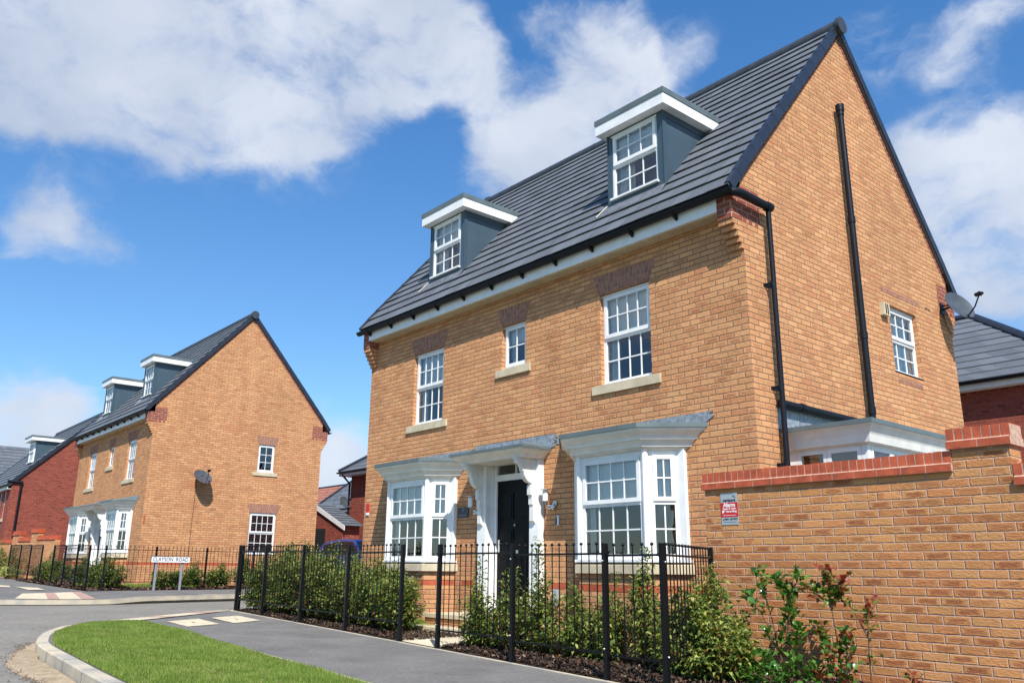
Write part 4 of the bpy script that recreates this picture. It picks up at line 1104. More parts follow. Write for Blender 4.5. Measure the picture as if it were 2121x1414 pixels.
# build the pavement as quads between kerb inner edge and bed edge
def resample(P, n):
    P = [Vector(p[:2]) for p in P]; L_ = [0]
    for i in range(len(P)-1): L_.append(L_[-1]+(P[i+1]-P[i]).length)
    out = []; j = 0
    for k in range(n):
        d = L_[-1]*k/(n-1)
        while j < len(P)-2 and L_[j+1] < d: j += 1
        t = (d-L_[j])/max(1e-9, L_[j+1]-L_[j]); out.append(P[j].lerp(P[j+1], t))
    return out
# explicit correspondence so the quads stay tidy
iA = [p for p in I1]
bed_x = lambda x: -2.745-.0845*(x-.07) if x < 1.1 else -2.83-.0845*(x-1.1)
def opp_near(p):
    if p[0] > -8.2: return (p[0], bed_x(p[0]))
    x = -8.2+(-10.42+8.2)*min(1, max(0, (p[1]+5.2)/3.4)); return (x, bed_x(x)) if x > -10.4 else (-10.44, max(-1.85, p[1]))
for i in range(len(iA)-1):
    a, b = iA[i], iA[i+1]
    A, B = opp_near(a), opp_near(b)
    m.face([(*b, gz(b[0])+near_top(b)-.002), (*a, gz(a[0])+near_top(a)-.002), (*A, gz(A[0])), (*B, gz(B[0]))][::1])
o = m.build('pavement', ASPH); o['kind'] = 'structure'
for p_ in o.data.polygons: pass
def pave_z(x, y):
    best = None
    for i in range(0, len(iA)-1):
        a = Vector(iA[i][:2]); A = Vector(opp_near(iA[i])); d = A-a; p = Vector((x, y))-a; t = max(0, min(1, p.dot(d)/max(1e-9, d.dot(d)))); e = (p-d*t).length
        if best is None or e < best[0]: best = (e, t, near_top(iA[i]))
    return best[2]*(1-best[1])
# thin concrete edgings
def edging(P, w=.05, dz=.006, name='path_edging'):
    I = offset_path(P, w/2); J = offset_path(P, -w/2); m = MB()
    for i in range(len(P)-1):
        pts = [(*I[i], gz(I[i][0])+dz), (*I[i+1], gz(I[i+1][0])+dz), (*J[i+1], gz(J[i+1][0])+dz), (*J[i], gz(J[i][0])+dz)]
        m.face(pts[::-1]); 
        for a, b in ((pts[0], pts[1]), (pts[2], pts[3])): m.face([a, b, (b[0], b[1], b[2]-.03), (a[0], a[1], a[2]-.03)])
    o = m.build(name, KERB); o['kind'] = 'structure'; return o
edging([(12, -3.80), (1.1, -2.87), (.07, -2.785), (-3.83, -2.45), (-10.40, -1.90)])
edging([(-10.47, -1.90), (-10.50, 0), (-10.50, 20)])
edging([(8, -5.05), (-.96, -4.61), (-3.19, -4.45), (-5.0, -4.33)], .045)
# tactile strip and light squares at the crossing
sheet('cream_tactile_strip', [(-8.80, -4.07), (-9.10, -4.40), (-9.75, -3.72), (-9.42, -3.42)], .012, CREAMP, zf=pave_z)
sheet('pink_tactile_strip', [(-9.43, -3.41), (-9.76, -3.71), (-9.98, -3.45), (-9.63, -3.17)], .013, PINKP, zf=pave_z)
sheet('cream_tactile_strip', [(-9.64, -3.16), (-9.99, -3.44), (-10.50, -2.75), (-10.10, -2.50)], .012, CREAMP, zf=pave_z)
sheet('pink_tactile_strip', [(-10.11, -2.49), (-10.51, -2.74), (-10.80, -2.30), (-10.37, -2.09)], .013, PINKP, zf=pave_z)
sheet('cream_tactile_strip', [(-10.38, -2.08), (-10.81, -2.29), (-10.86, -2.20), (-10.42, -2.0)], .014, CREAMP, zf=pave_z)
for i, (P, lab) in enumerate((([(-8.18, -3.84), (-8.55, -3.22), (-7.37, -3.33), (-7.12, -3.91)], 'cream square cover set in the pavement nearer the grass verge'), ([(-8.65, -2.97), (-8.97, -2.37), (-7.79, -2.49), (-7.43, -3.08)], 'cream square cover set in the pavement nearer the black railings'))):
    t = tag(bpy.data.objects.new('service_cover', None), lab, 'service cover', 'cream service covers in the near pavement'); C.objects.link(t)
    cx = sum(p[0] for p in P)/4; cy = sum(p[1] for p in P)/4; t.location = (cx, cy, gz(cx))
    m = MB(); m.face([(x-cx, y-cy, gz(x)-gz(cx)+.010) for x, y in P][::-1]); m.build('slab', CREAMP, t)
    m = MB(); m.box(-.10, .10, -.012, .012, .0105, .0125); h_ = m.build('slot', BLKPL, t); h_.rotation_euler = (0, 0, R_(-8))

# far corner: kerb, pavement
K2 = smooth_path([(-59, -7.6), (-30, -7.5), (-20, -7.2), (-17.2, -6.5), (-16.0, -5.3), (-15.45, -4.3), (-15.15, -3.1), (-15.2, -2.5), (-15.4, -1.4), (-15.7, 0.4), (-15.9, 3), (-16.0, 40)])
def far_top(p):
    y = p[1]
    if y > -2.75: return min(.045, (y+2.75)*.06)
    if y > -5.2: return 0.0
    return min(.045, (-5.2-y)*.05)
kerb('kerb', K2, +1, far_top)
I2 = offset_path(K2, .127); m = MB()
for i in range(len(I2)-1):
    a, b = I2[i], I2[i+1]
    def opp(p):
        if p[0] < -22: return (p[0], -2.2)
        if p[1] > -.5: return (-19.55-.25*min(1, max(0, p[1]/3)), p[1])
        t = min(1, max(0, (p[1]+7.2)/6.7)); x = -22+(-19.35+22)*t
        return (x, -2.2) if t < .7 else (-19.35-.2*(t-.7)/.3, -2.2+1.7*(t-.7)/.3)
    A, B = opp(a), opp(b); m.face([(*a, gz(a[0])+far_top(a)-.002), (*b, gz(b[0])+far_top(b)-.002), (*B, gz(B[0])), (*A, gz(A[0]))][::-1])
o = m.build('pavement', ASPH); o['kind'] = 'structure'
def fz(x, y): return 0
sheet('cream_tactile_strip', [(-18.3, -3.9), (-15.9, -4.5), (-15.45, -3.95), (-18.5, -3.35)], .006, CREAMP)
sheet('pink_tactile_strip', [(-18.5, -3.35), (-15.45, -3.95), (-15.37, -3.72), (-18.6, -3.12)], .007, PINKP)
sheet('cream_tactile_strip', [(-18.6, -3.12), (-15.37, -3.72), (-15.32, -3.3), (-18.85, -2.65)], .006, CREAMP)
sheet('pink_tactile_strip', [(-18.85, -2.65), (-15.32, -3.3), (-15.30, -3.0), (-19.0, -2.42)], .007, PINKP)
for P, lab in (([(-22.0, -3.35), (-21.3, -2.95), (-19.7, -3.1), (-19.9, -3.45)], 'cream cover in the far pavement, nearer the gate gap'), ([(-23.9, -3.75), (-22.9, -3.35), (-21.7, -3.55), (-22.2, -3.95)], 'cream cover in the far pavement, leftmost in the photo')):
    t = tag(bpy.data.objects.new('service_cover', None), lab, 'service cover', 'cream service covers in the far pavement'); C.objects.link(t)
    cx = sum(p[0] for p in P)/4; cy = sum(p[1] for p in P)/4; t.location = (cx, cy, gz(cx))
    m = MB(); ar = sum(P[i][0]*P[(i+1) % 4][1]-P[(i+1) % 4][0]*P[i][1] for i in range(4)); P2 = P if ar > 0 else P[::-1]
    m.face([(x-cx, y-cy, gz(x)-gz(cx)+.028) for x, y in P2]); m.build('slab', CREAMP, t)

# sand washed against the kerb
def blob_sheet(name, pts, dz, mat, bulge=.02):
    m = MB(); P = smooth_path(pts+[pts[0]], 5)[:-1]; n = len(P)
    cx = sum(p[0] for p in P)/n; cy = sum(p[1] for p in P)/n
    P = [(x+(random.random()-.5)*.07, y+(random.random()-.5)*.05) for x, y in P]
    for i in range(n):
        a, b = P[i], P[(i+1) % n]; A = (a[0]*.6+cx*.4, a[1]*.6+cy*.4); B = (b[0]*.6+cx*.4, b[1]*.6+cy*.4)
        q = [(*a, gz(a[0])+dz), (*b, gz(b[0])+dz), (*B, gz(B[0])+dz+bulge*.8), (*A, gz(A[0])+dz+bulge*.8)]; r = [(*A, gz(A[0])+dz+bulge*.8), (*B, gz(B[0])+dz+bulge*.8), (cx, cy, gz(cx)+dz+bulge)]
        nrm_ = (Vector(q[1])-Vector(q[0])).cross(Vector(q[2])-Vector(q[1]))
        if nrm_.z < 0: q = q[::-1]; r = r[::-1]
        m.face(q, smooth=True); m.face(r, smooth=True)
    o = m.build(name, mat); o['kind'] = 'structure'; return o
blob_sheet('sand_drift', [(-7.1, -5.86), (-6.6, -6.08), (-6.0, -6.32), (-5.3, -6.50), (-4.4, -6.64), (-3.4, -6.62), (-2.4, -6.56), (-2.4, -6.40), (-3.6, -6.33), (-5.3, -6.22), (-6.2, -6.06), (-6.9, -5.84)], RZ+.002, SAND)
# little clods and crumbs lying on the road
m = MB()
for k in range(520):
    if k < 420:
        t = random.random(); x = -7.0+4.3*t; y = -6.0-.62*math.sin(min(1, t*1.4)*1.5)+random.gauss(0, .05)
        s_ = random.uniform(.006, .018)
    else:
        x = random.uniform(-13.5, -3); y = random.uniform(-7.6, -5.2)
        if x > -9.2 and y > -6.7: continue
        s_ = random.uniform(.008, .022)
    z = gz(x)+RZ+.004
    a = random.random()*3; c_, d_ = math.cos(a)*s_, math.sin(a)*s_
    m.face([(x-c_, y-d_, z), (x+d_*.6, y-c_*.6, z), (x, y, z+s_*.7)]); m.face([(x+d_*.6, y-c_*.6, z), (x+c_, y+d_, z), (x, y, z+s_*.7)]); m.face([(x+c_, y+d_, z), (x-d_*.6, y+c_*.6, z), (x, y, z+s_*.7)]); m.face([(x-d_*.6, y+c_*.6, z), (x-c_, y-d_, z), (x, y, z+s_*.7)])
o = m.build('road_crumbs', simple('crumb_earth', (.12, .085, .055), .95)); tag(o, 'crumbs of earth and grit scattered on the road by the kerb', 'grit', kind='stuff')

# grass verge
V = [(8, -5.14), (-.96, -4.69), (-3.19, -4.52), (-4.97, -4.37), (-6.2, -4.25), (-7.27, -4.21), (-7.9, -4.17), (-8.25, -4.25), (-8.36, -4.5), (-8.3, -4.85), (-8.0, -5.13), (-7.45, -5.45), (-6.8, -5.72), (-6.05, -5.92), (-5.3, -6.06), (-3.6, -6.17), (-2.1, -6.25), (1, -6.36), (6, -6.58), (8, -6.66)]
sheet('verge', V, .012, TURF)
def inpoly(x, y, P):
    c = np.zeros(x.shape, bool); n = len(P); j = n-1
    for i in range(n):
        xi, yi = P[i]; xj, yj = P[j]
        c ^= ((yi > y) != (yj > y)) & (x < (xj-xi)*(y-yi)/(yj-yi+1e-12)+xi); j = i
    return c
def fast_mesh(name, verts, faces_n, fverts, mats, mi=None, parent=None):
    me = bpy.data.meshes.new(name); nv = len(verts); nf = len(fverts)//faces_n
    me.vertices.add(nv); me.vertices.foreach_set('co', np.asarray(verts, np.float32).ravel())
    me.loops.add(len(fverts)); me.loops.foreach_set('vertex_index', np.asarray(fverts, np.int32))
    me.polygons.add(nf); me.polygons.foreach_set('loop_start', np.arange(0, nf*faces_n, faces_n, dtype=np.int32))
    for m_ in (mats if isinstance(mats, (list, tuple)) else [mats]): me.materials.append(m_)
    if mi is not None: me.polygons.foreach_set('material_index', np.asarray(mi, np.int32))
    me.update(calc_edges=True)
    o = bpy.data.objects.new(name, me); C.objects.link(o)
    if parent is not None: o.parent = parent
    return o
def leaf_mat(name, col, rough=.38, trans=.22, spec=.45):
    m, nt, b = newmat(name); N = nt.nodes.new; L = nt.links.new
    b.inputs['Base Color'].default_value = (*col, 1); b.inputs['Roughness'].default_value = rough; b.inputs['Specular IOR Level'].default_value = spec
    tc = N('ShaderNodeTexCoord'); n = N('ShaderNodeTexNoise'); n.inputs['Scale'].default_value = 9; n.inputs['Detail'].default_value = 4; L(tc.outputs['Object'], n.inputs['Vector'])
    mx = N('ShaderNodeMix'); mx.data_type = 'RGBA'; mx.inputs[6].default_value = (*[c*.65 for c in col], 1); mx.inputs[7].default_value = (*[min(1, c*1.35) for c in col], 1); L(n.outputs['Fac'], mx.inputs[0]); L(mx.outputs[2], b.inputs['Base Color'])
    t = N('ShaderNodeBsdfTranslucent'); t.inputs[0].default_value = (min(1, col[0]*2.2), min(1, col[1]*2.0), col[2]*1.0, 1)
    ms = N('ShaderNodeMixShader'); ms.inputs[0].default_value = trans; out = [x for x in nt.nodes if x.type == 'OUTPUT_MATERIAL'][0]
    L(b.outputs[0], ms.inputs[1]); L(t.outputs[0], ms.inputs[2]); L(ms.outputs[0], out.inputs[0])
    return m
GR = [leaf_mat('grass_green', (.125, .20, .03), .6, .3, .2), leaf_mat('grass_light', (.22, .30, .065), .6, .3, .2), leaf_mat('grass_dry', (.34, .31, .14), .7, .25, .1)]
def grass(name, P, dens, hmin, hmax, label, w=.0035, lean=.5, dz=.012, xmin=-99, xmax=99):
    xs_ = [p[0] for p in P]; ys_ = [p[1] for p in P]; x0, x1, y0, y1 = max(xmin, min(xs_)), min(xmax, max(xs_)), min(ys_), max(ys_)
    n = int((x1-x0)*(y1-y0)*dens); x = np.random.uniform(x0, x1, n); y = np.random.uniform(y0, y1, n)
    k = inpoly(x, y, P); x = x[k]; y = y[k]; n = len(x)
    # finer far away, coarser bare patches
    pat = np.sin(x*2.1+1.3*np.sin(y*1.7))*np.sin(y*3.3+x)*.5+.5
    h = np.random.uniform(hmin, hmax, n)*(.75+.5*pat); a = np.random.uniform(0, 2*np.pi, n); la = np.random.uniform(0, 2*np.pi, n); le = np.random.uniform(0, lean, n)*h
    z = -.15-.0145*x+dz
    ww = w*np.random.uniform(.7, 1.5, n)
    v = np.zeros((n, 3, 3)); v[:, 0] = np.stack([x-np.cos(a)*ww, y-np.sin(a)*ww, z-.002], 1); v[:, 1] = np.stack([x+np.cos(a)*ww, y+np.sin(a)*ww, z-.002], 1); v[:, 2] = np.stack([x+np.cos(la)*le, y+np.sin(la)*le, z+h], 1)
    r = np.random.rand(n); pat2 = np.sin(x*5.3+2*np.sin(y*4.1))*np.sin(y*6.7+1.7*np.sin(x*3.1)); mi = np.where(r < .42+.30*pat2, 0, np.where(r < .84+.12*pat, 1, 2))
    o = fast_mesh(name, v.reshape(-1, 3), 3, np.arange(n*3), GR, mi); tag(o, label, 'grass', kind='stuff'); return o
grass('grass', V, 10500, .016, .045, 'short mown green grass growing on the kerbed verge', w=.0042, xmin=-9, xmax=2.5)

# planting beds
BED1 = [(-3.83, -2.38), (-10.34, -1.85), (-10.38, 3), (-9.0, 3), (-8.95, 0.0), (-3.95, 0.0)]
BED2 = [(1.05, -2.80), (.07, -2.71), (-2.89, -2.46), (-3.45, -1.25), (-3.5, 0), (0, -.01), (0, -1.06), (12, -1.06), (12, -3.74)]
sheet('bed_soil', [(-3.80, -2.385), (-10.36, -1.84), (-10.42, 3), (-10.42, 12), (-8.95, 12), (-8.95, -.0), (-3.95, -.0)], .004, SOIL)
sheet('bed_soil', [(12, -3.73), (1.1, -2.80), (.07, -2.715), (-2.93, -2.465), (-3.45, -1.25), (-3.5, -.0), (12, -.0)], .004, SOIL)
sheet('garden_path', [(-2.93, -2.47), (-3.80, -2.39), (-5.3, -1.35), (-5.3, -1.0), (-3.6, -1.0), (-3.45, -1.25)], .010, CREAMP)
sheet('bed_soil', [(-19.45, -2.1), (-31, -2.1), (-31, -0.05), (-22.9, -.05), (-22.9, 6), (-20.1, 6), (-19.6, -.4)], .004, SOIL)
sheet('front_lawn', [(-4.5, -.9), (-5.6, -1.7), (-7.5, -1.2), (-7.5, -.05), (-5.3, -.05), (-5.3, -.9)], .009, TURF)
grass('lawn_grass', [(-4.6, -1.05), (-5.4, -1.6), (-7.6, -1.35), (-7.6, -.7), (-5.4, -.6), (-5.4, -1.0)], 2600, .05, .11, 'bright tufty grass beside the front steps behind the railings', w=.006)
grass('far_grass', [(-20.3, -1.2), (-21.6, -1.5), (-22.3, -.3), (-21.5, 1.5), (-20.5, 1.2)], 900, .05, .13, 'tufts of grass in the bed at the far house corner', w=.012)
# bark mulch
def mulch(name, P, dens, label, smin=.008, smax=.028, xmin=-99, xmax=99):
    xs_ = [p[0] for p in P]; ys_ = [p[1] for p in P]; x0, x1, y0, y1 = max(xmin, min(xs_)), min(xmax, max(xs_)), min(ys_), max(ys_)
    n = int((x1-x0)*(y1-y0)*dens); x = np.random.uniform(x0, x1, n); y = np.random.uniform(y0, y1, n); k = inpoly(x, y, P); x = x[k]; y = y[k]; n = len(x)
    s_ = np.random.uniform(smin, smax, n); a = np.random.uniform(0, np.pi, n); t = np.random.normal(0, .45, n); z = -.15-.0145*x+.012+np.random.uniform(0, .03, n)
    u = np.stack([np.cos(a)*np.cos(t), np.sin(a)*np.cos(t), np.sin(t)], 1)*s_[:, None]; w_ = np.stack([-np.sin(a), np.cos(a), np.random.normal(0, .4, n)], 1)*(s_*np.random.uniform(.3, .6, n))[:, None]
    c = np.stack([x, y, z], 1); v = np.zeros((n, 4, 3)); v[:, 0] = c-u*.8-w_; v[:, 1] = c+u-w_*.7; v[:, 2] = c+u*.8+w_; v[:, 3] = c-u+w_*.8
    mi = np.random.choice([0, 1, 2, 3], n, p=[.45, .3, .17, .08])
    o = fast_mesh(name, v.reshape(-1, 3), 4, np.arange(n*4), BARK, mi); tag(o, label, 'bark mulch', kind='stuff')
BARK = [simple('bark_dark', (.03, .018, .012), .9), simple('bark_brown', (.055, .030, .017), .9), simple('bark_red', (.12, .05, .025), .85), simple('bark_pale', (.20, .14, .09), .85)]
mulch('bark_chips', BED1, 1900, 'brown bark chips on the bed left of the garden gate gap', xmin=-10.4)
mulch('bark_chips', BED2, 2300, 'dark bark chips on the bed under the railings right of the gate gap', xmax=3.2)
mulch('bark_chips', [(-19.5, -2.1), (-29, -2.1), (-29, -1.2), (-21.5, -1.2), (-21.0, 3.5), (-20.2, 3.5), (-19.6, -.4)], 260, 'brown bark chips in the far bed behind the street name sign', .03, .08)

# ------------------------------------------------------------ railings
def railing(label, posts, height=1.2, name='metal_railing', bars=True, group='black metal railings', spacing=.116, skip=(), simple_=False, bolts=True):
    """posts: (x, y); panels between consecutive posts, each panel level, stepping with the ground"""
    x0, y0 = posts[0]; t = thing(name, label, 'railing', (x0, y0, gz(x0)), 0, group); o0 = Vector((x0, y0, gz(x0)))
    proto_p = None
    for i, (x, y) in enumerate(posts):
        d = Vector((posts[min(i+1, len(posts)-1)][0]-posts[max(i-1, 0)][0], posts[min(i+1, len(posts)-1)][1]-posts[max(i-1, 0)][1], 0)); a = math.atan2(d.y, d.x)
        if proto_p is None:
            m = MB(); h = .0235; m.box(-h, h, -h, h, -.3, height); proto_p = m.build('post', BLKMT, t, bevel=.003); po = proto_p
            m = MB()
            for zz in (height-.16, .27): m.ball((.0, -.03, zz), .011, 8, 5)
            bo = m.build('bolt', BOLT, po)
        else:
            po = proto_p.copy(); C.objects.link(po); po.parent = t
            for ch in list(proto_p.children): c2 = ch.copy(); C.objects.link(c2); c2.parent = po
        po.location = Vector((x, y, gz(x)))-o0; po.rotation_euler = (0, 0, a)
    bar0 = None
    for i in range(len(posts)-1):
        if i in skip: continue
        a, b = Vector((*posts[i], 0)), Vector((*posts[i+1], 0)); L_ = (b-a).length; d = (b-a)/L_; zg_ = (gz(a.x)+gz(b.x))/2
        m = MB(); m.T = frame_T((0, 0, 0), (1, 0))
        m.box(.027, L_-.027, -.0045, .0045, height-.115, height-.095); m.box(.027, L_-.027, -.004, .004, .215, .233)
        for e in (.03, L_-.03):
            for zz in (height-.105, .224): m.box(e-.008, e+.008, -.012, .012, zz-.016, zz+.016)
        pn = m.build('panel', BLKMT, t); pn.location = Vector((a.x, a.y, zg_))-o0; pn.rotation_euler = (0, 0, math.atan2(d.y, d.x))
        n = max(2, int(round(L_/spacing))-1)
        for k in range(n):
            if bar0 is None:
                mm = MB(); mm.tube([(0, 0, .20), (0, 0, height-.03)], .0062, 6); mm.ball((0, 0, height-.012), .0165, 8, 6); bar0 = mm.build('bar', BLKMT, pn); br = bar0
            else: br = bar0.copy(); C.objects.link(br); br.parent = pn
            br.location = (L_*(k+1)/(n+1), 0, 0)
    return t
ln = lambda x: (x, -2.74-.0845*x)
railing('black railings with ball finials left of the gate gap, before the tall hedge', [ln(-3.83), ln(-5.46), ln(-7.15), ln(-8.88), ln(-10.30)])
railing('black railings with ball finials right of the gate gap, turning back to the garden wall', [ln(-2.895), ln(-1.39), (.07, -2.745), (.80, -2.80), (.075, -1.13)])
railing('black railings along the side road behind the tall hedge', [(-10.32, -1.80), (-10.34, -.42), (-10.36, 1.2), (-10.38, 2.8), (-10.40, 4.4)])
railing('black railings in front of the house across the side road, left of its gate', [(-25.9, -2.0), (-27.6, -2.0), (-29.2, -2.0), (-31.0, -2.0)], spacing=.12)
railing('black railings from the far gate round the corner past the street name sign', [(-24.3, -2.0), (-22.87, -2.0), (-21.4, -2.02), (-20.05, -2.05), (-19.6, -1.75), (-19.72, -.36), (-20.1, 1.25), (-20.45, 2.9), (-20.8, 4.5)], spacing=.125)

# ------------------------------------------------------------ street name sign
t = thing('street_name_sign', 'white CLAYSON ROAD street name sign on two grey posts beside the far railings', 'sign', (-19.42, -.02, gz(-19.42)))
zb = .60
m = MB(); m.box(-.012, .012, -.56, .52, .765, .92); P_ = m.build('name_plate', WHITEP, t)
m = MB(); m.box(-.016, .016, -.565, .525, .921, .935); m.box(-.014, .014, -.565, .525, .752, .764); m.box(-.016, .016, -.572, -.561, .752, .935); m.box(-.016, .016, .521, .532, .752, .935); m.build('plate_edge', BLKPL, P_)
for y in (-.40, .32):
    m = MB(); m.box(-.045, -.013, y-.03, y+.03, -.1, .90); m.build('post', simple('grey_sign_post', (.30, .34, .38), .4, metal=.3) if 'grey_sign_post' not in bpy.data.materials else bpy.data.materials['grey_sign_post'], t)
bar_of_text(P_, 'CLAYSON  ROAD', .150, sign_T(.0128, -.02, .842, '+x') @ Matrix.Diagonal((.84, 1, 1, 1)), TXBLK, bold=.0022)

# ------------------------------------------------------------ plants
LG = [leaf_mat('leaf_green', (.095, .145, .03)), leaf_mat('leaf_fresh', (.17, .23, .05)), leaf_mat('leaf_yellowgreen', (.34, .36, .10)), leaf_mat('leaf_deep', (.035, .065, .016)), leaf_mat('leaf_bronze', (.24, .10, .035))]
LP = [leaf_mat('photinia_green', (.05, .15, .02), .25, .2, .6), leaf_mat('photinia_light', (.11, .22, .035), .25, .2, .6), leaf_mat('photinia_red', (.30, .035, .022), .25, .2, .6), leaf_mat('photinia_deep', (.02, .06, .012), .3)]
LB = [leaf_mat('blue_grass', (.16, .23, .20), .6)]
LY = [leaf_mat('variegated_leaf', (.36, .38, .12), .4), leaf_mat('variegated_light', (.5, .48, .2), .4), LG[1]]
STEM = simple('woody_stem', (.12, .065, .035), .85, noise=.3)

def leaves(pos, dirs, length, width, droop=.5, jitter=.25):
    """6-vertex folded leaves; returns verts and faces (4 tris each)"""
    n = len(pos); L_ = length*np.random.uniform(.6, 1.25, n); W_ = width*np.random.uniform(.7, 1.2, n)
    d = dirs+np.random.normal(0, jitter, (n, 3)); d /= np.linalg.norm(d, axis=1)[:, None]+1e-9
    up = np.tile([0, 0, 1.0], (n, 1))+np.random.normal(0, .35, (n, 3))
    s = np.cross(d, up); s /= np.linalg.norm(s, axis=1)[:, None]+1e-9; nn = np.cross(s, d)
    base = pos; mid = pos+d*(L_*.5)[:, None]+np.array([0, 0, -1.])*(L_*.06*droop)[:, None]; tip = pos+d*(L_*.9)[:, None]+np.array([0, 0, -1.])*(L_*.5*droop)[:, None]
    l = mid+s*(W_*.5)[:, None]+nn*(W_*.16)[:, None]; r = mid-s*(W_*.5)[:, None]+nn*(W_*.16)[:, None]
    v = np.stack([base, l, mid, r, tip], 1).reshape(-1, 3)
    b = np.arange(n)*5
    f = np.stack([b, b+2, b+1, b, b+3, b+2, b+1, b+2, b+4, b+2, b+3, b+4], 1).ravel()
    return v, f
def bush(label, loc, rx, ry, h, n, group, leaf=.075, lw=.026, mix=(.34, .28, .12, .22, .04), mats=None, name='evergreen_shrub', cat='shrub', taper=.75, droop=.9, tips=34, seed=0):
    """shrub: stems from the base, leaf sprays along and around each stem"""
    rs = np.random.RandomState(seed+11); np.random.seed(seed+5)
    t = thing(name, label, cat, loc, 0, group)
    st = MB(); pos = []; dr = []
    for k in range(tips):
        a = rs.uniform(0, 2*np.pi); q = rs.uniform(0, 1)**.6
        zt_ = h*(1-.55*q*taper)*rs.uniform(.72, 1.0) if k > 2 else h*rs.uniform(.93, 1)
        if k <= 2: q *= .35
        if rs.rand() < .33: zt_ *= rs.uniform(.35, .75)
        tx, ty = math.cos(a)*rx*q, math.sin(a)*ry*q
        bx, by = tx*.25, ty*.25
        P0 = np.array([bx, by, 0.]); P1 = np.array([tx*.8, ty*.8, zt_*.55]); P2 = np.array([tx, ty, zt_])
        if k % 3 == 0: st.tube([P0, P1, P2], [.009, .006, .003], 5)
        m_ = int(n/tips*rs.uniform(.6, 1.4)); u = rs.uniform(.12, 1, m_)**.8
        pp = ((1-u)**2)[:, None]*P0+(2*u*(1-u))[:, None]*P1+(u**2)[:, None]*P2
        r_ = (.045+.11*(1-u))*min(1, rx/.4); aa = rs.uniform(0, 2*np.pi, m_); rr = r_*np.sqrt(rs.uniform(.1, 1, m_))
        off = np.stack([np.cos(aa)*rr, np.sin(aa)*rr, rs.uniform(-.04, .05, m_)], 1); pp = pp+off
        dd = np.stack([np.cos(aa), np.sin(aa), rs.uniform(-.1, .9, m_)+u*.5], 1); pos.append(pp); dr.append(dd)
    pos = np.concatenate(pos); dr = np.concatenate(dr); pos[:, 2] = np.maximum(pos[:, 2], .03)
    v, f = leaves(pos, dr, leaf, lw, droop); nl = len(pos)
    hz = pos[:, 2]/h; r = rs.rand(nl); cum = np.cumsum(mix); mi = np.searchsorted(cum/cum[-1], r); mi = np.minimum(mi, len(mix)-1)
    fast_mesh('foliage', v, 3, f, mats or LG, np.repeat(mi, 4), t)
    st.build('stem', STEM, t)
    return t
def B(label, x, y, rx, ry, h, n, group, **k): return bush(label, (x, y, gz(x)), rx, ry, h, n, group, **k)
GH = 'hedge shrubs behind the railings left of the gate gap'
hs = [(-9.85, -1.50, .42, .40, 1.02, 'leftmost hedge shrub behind the left end of the near railings'), (-9.05, -1.50, .50, .42, 1.12, 'tall dense hedge shrub, second from the railings left end'), (-8.2, -1.48, .50, .45, 1.15, 'tall dense hedge shrub, third from the railings left end'), (-7.35, -1.5, .50, .45, 1.12, 'dense hedge shrub before the blue car, fourth along the left railings'),
      (-6.5, -1.55, .46, .42, 1.02, 'hedge shrub fifth along the left railings'), (-5.72, -1.6, .42, .4, .92, 'hedge shrub below the left bay window, thinner with bare wall showing'), (-4.95, -1.75, .38, .36, .86, 'hedge shrub spilling past the last post left of the gate gap')]
for i, (x, y, rx, ry, h, lb) in enumerate(hs): B(lb, x, y, rx, ry, h*random.uniform(1.0, 1.17), 5200, GH, seed=i, mix=(.34, .26, .18, .20, .04), leaf=.085, lw=.038, tips=60, taper=.45)
for i, (x, y, rx, ry, h, lb) in enumerate([(-9.7, .2, .5, .6, .95, 'dark shrub behind the hedge at the side road railings'), (-9.7, 1.6, .5, .6, .9, 'dark shrub further back along the side road railings')]): B(lb, x, y, rx, ry, h, 1500, GH, seed=30+i)
GR2 = 'shrubs behind the railings right of the gate gap'
rsb = [(-2.72, -2.0, .30, .26, 1.02, 1300, 'slender shrub just right of the gate gap, before the left pilaster'), (-2.22, -1.95, .30, .26, .88, 1100, 'shrub before the black front door'), (-1.80, -1.85, .26, .26, 1.18, 1500, 'tall narrow shrub before the right pilaster of the near door'),
       (-1.30, -1.8, .36, .32, .80, 1500, 'low wide shrub between door and right bay window'), (-.80, -1.75, .30, .28, .88, 1300, 'shrub under the left end of the right bay sill'), (-.30, -1.75, .24, .24, 1.12, 1300, 'tall spiky shrub before the middle of the right bay window'),
       (.22, -1.9, .34, .30, .74, 1400, 'low shrub behind the second post from the railings right end')]
for i, (x, y, rx, ry, h, n, lb) in enumerate(rsb): B(lb, x, y, rx, ry, h*1.05, int(n*1.55), GR2, taper=.9, seed=50+i, mix=(.34, .34, .14, .14, .04), leaf=.088, lw=.034)
B('big yellow-green shrub at the corner where railings meet the garden wall', .45, -1.80, .50, .42, 1.04, 5000, GR2, seed=71, mix=(.30, .28, .26, .12, .04), leaf=.095, lw=.04, tips=46)
B('bushy yellow-green shrub outside the railings corner, against the garden wall', .66, -2.02, .36, .32, .74, 2600, GR2, seed=72, mix=(.28, .28, .30, .10, .04), leaf=.095, lw=.04)
def blades(label, loc, r, h, n):
    t = thing('blue_grass_tuft', label, 'ornamental grass', loc, 0, 'blue-grey grass tufts'); a = np.random.uniform(0, 2*np.pi, n); le = np.random.uniform(.1, 1, n)*r; hh = h*np.random.uniform(.6, 1, n)
    v = np.zeros((n, 3, 3)); b = np.stack([np.cos(a)*.03, np.sin(a)*.03, 0*a], 1); s = np.stack([-np.sin(a), np.cos(a), 0*a], 1)*.003
    v[:, 0] = b-s; v[:, 1] = b+s; v[:, 2] = np.stack([np.cos(a)*le, np.sin(a)*le, hh], 1); fast_mesh('blades', v.reshape(-1, 3), 3, np.arange(n*3), LB, None, t)
blades('blue-grey grass tuft between shrubs under the right bay window', (-.35, -1.1, gz(0)), .26, .5, 900)
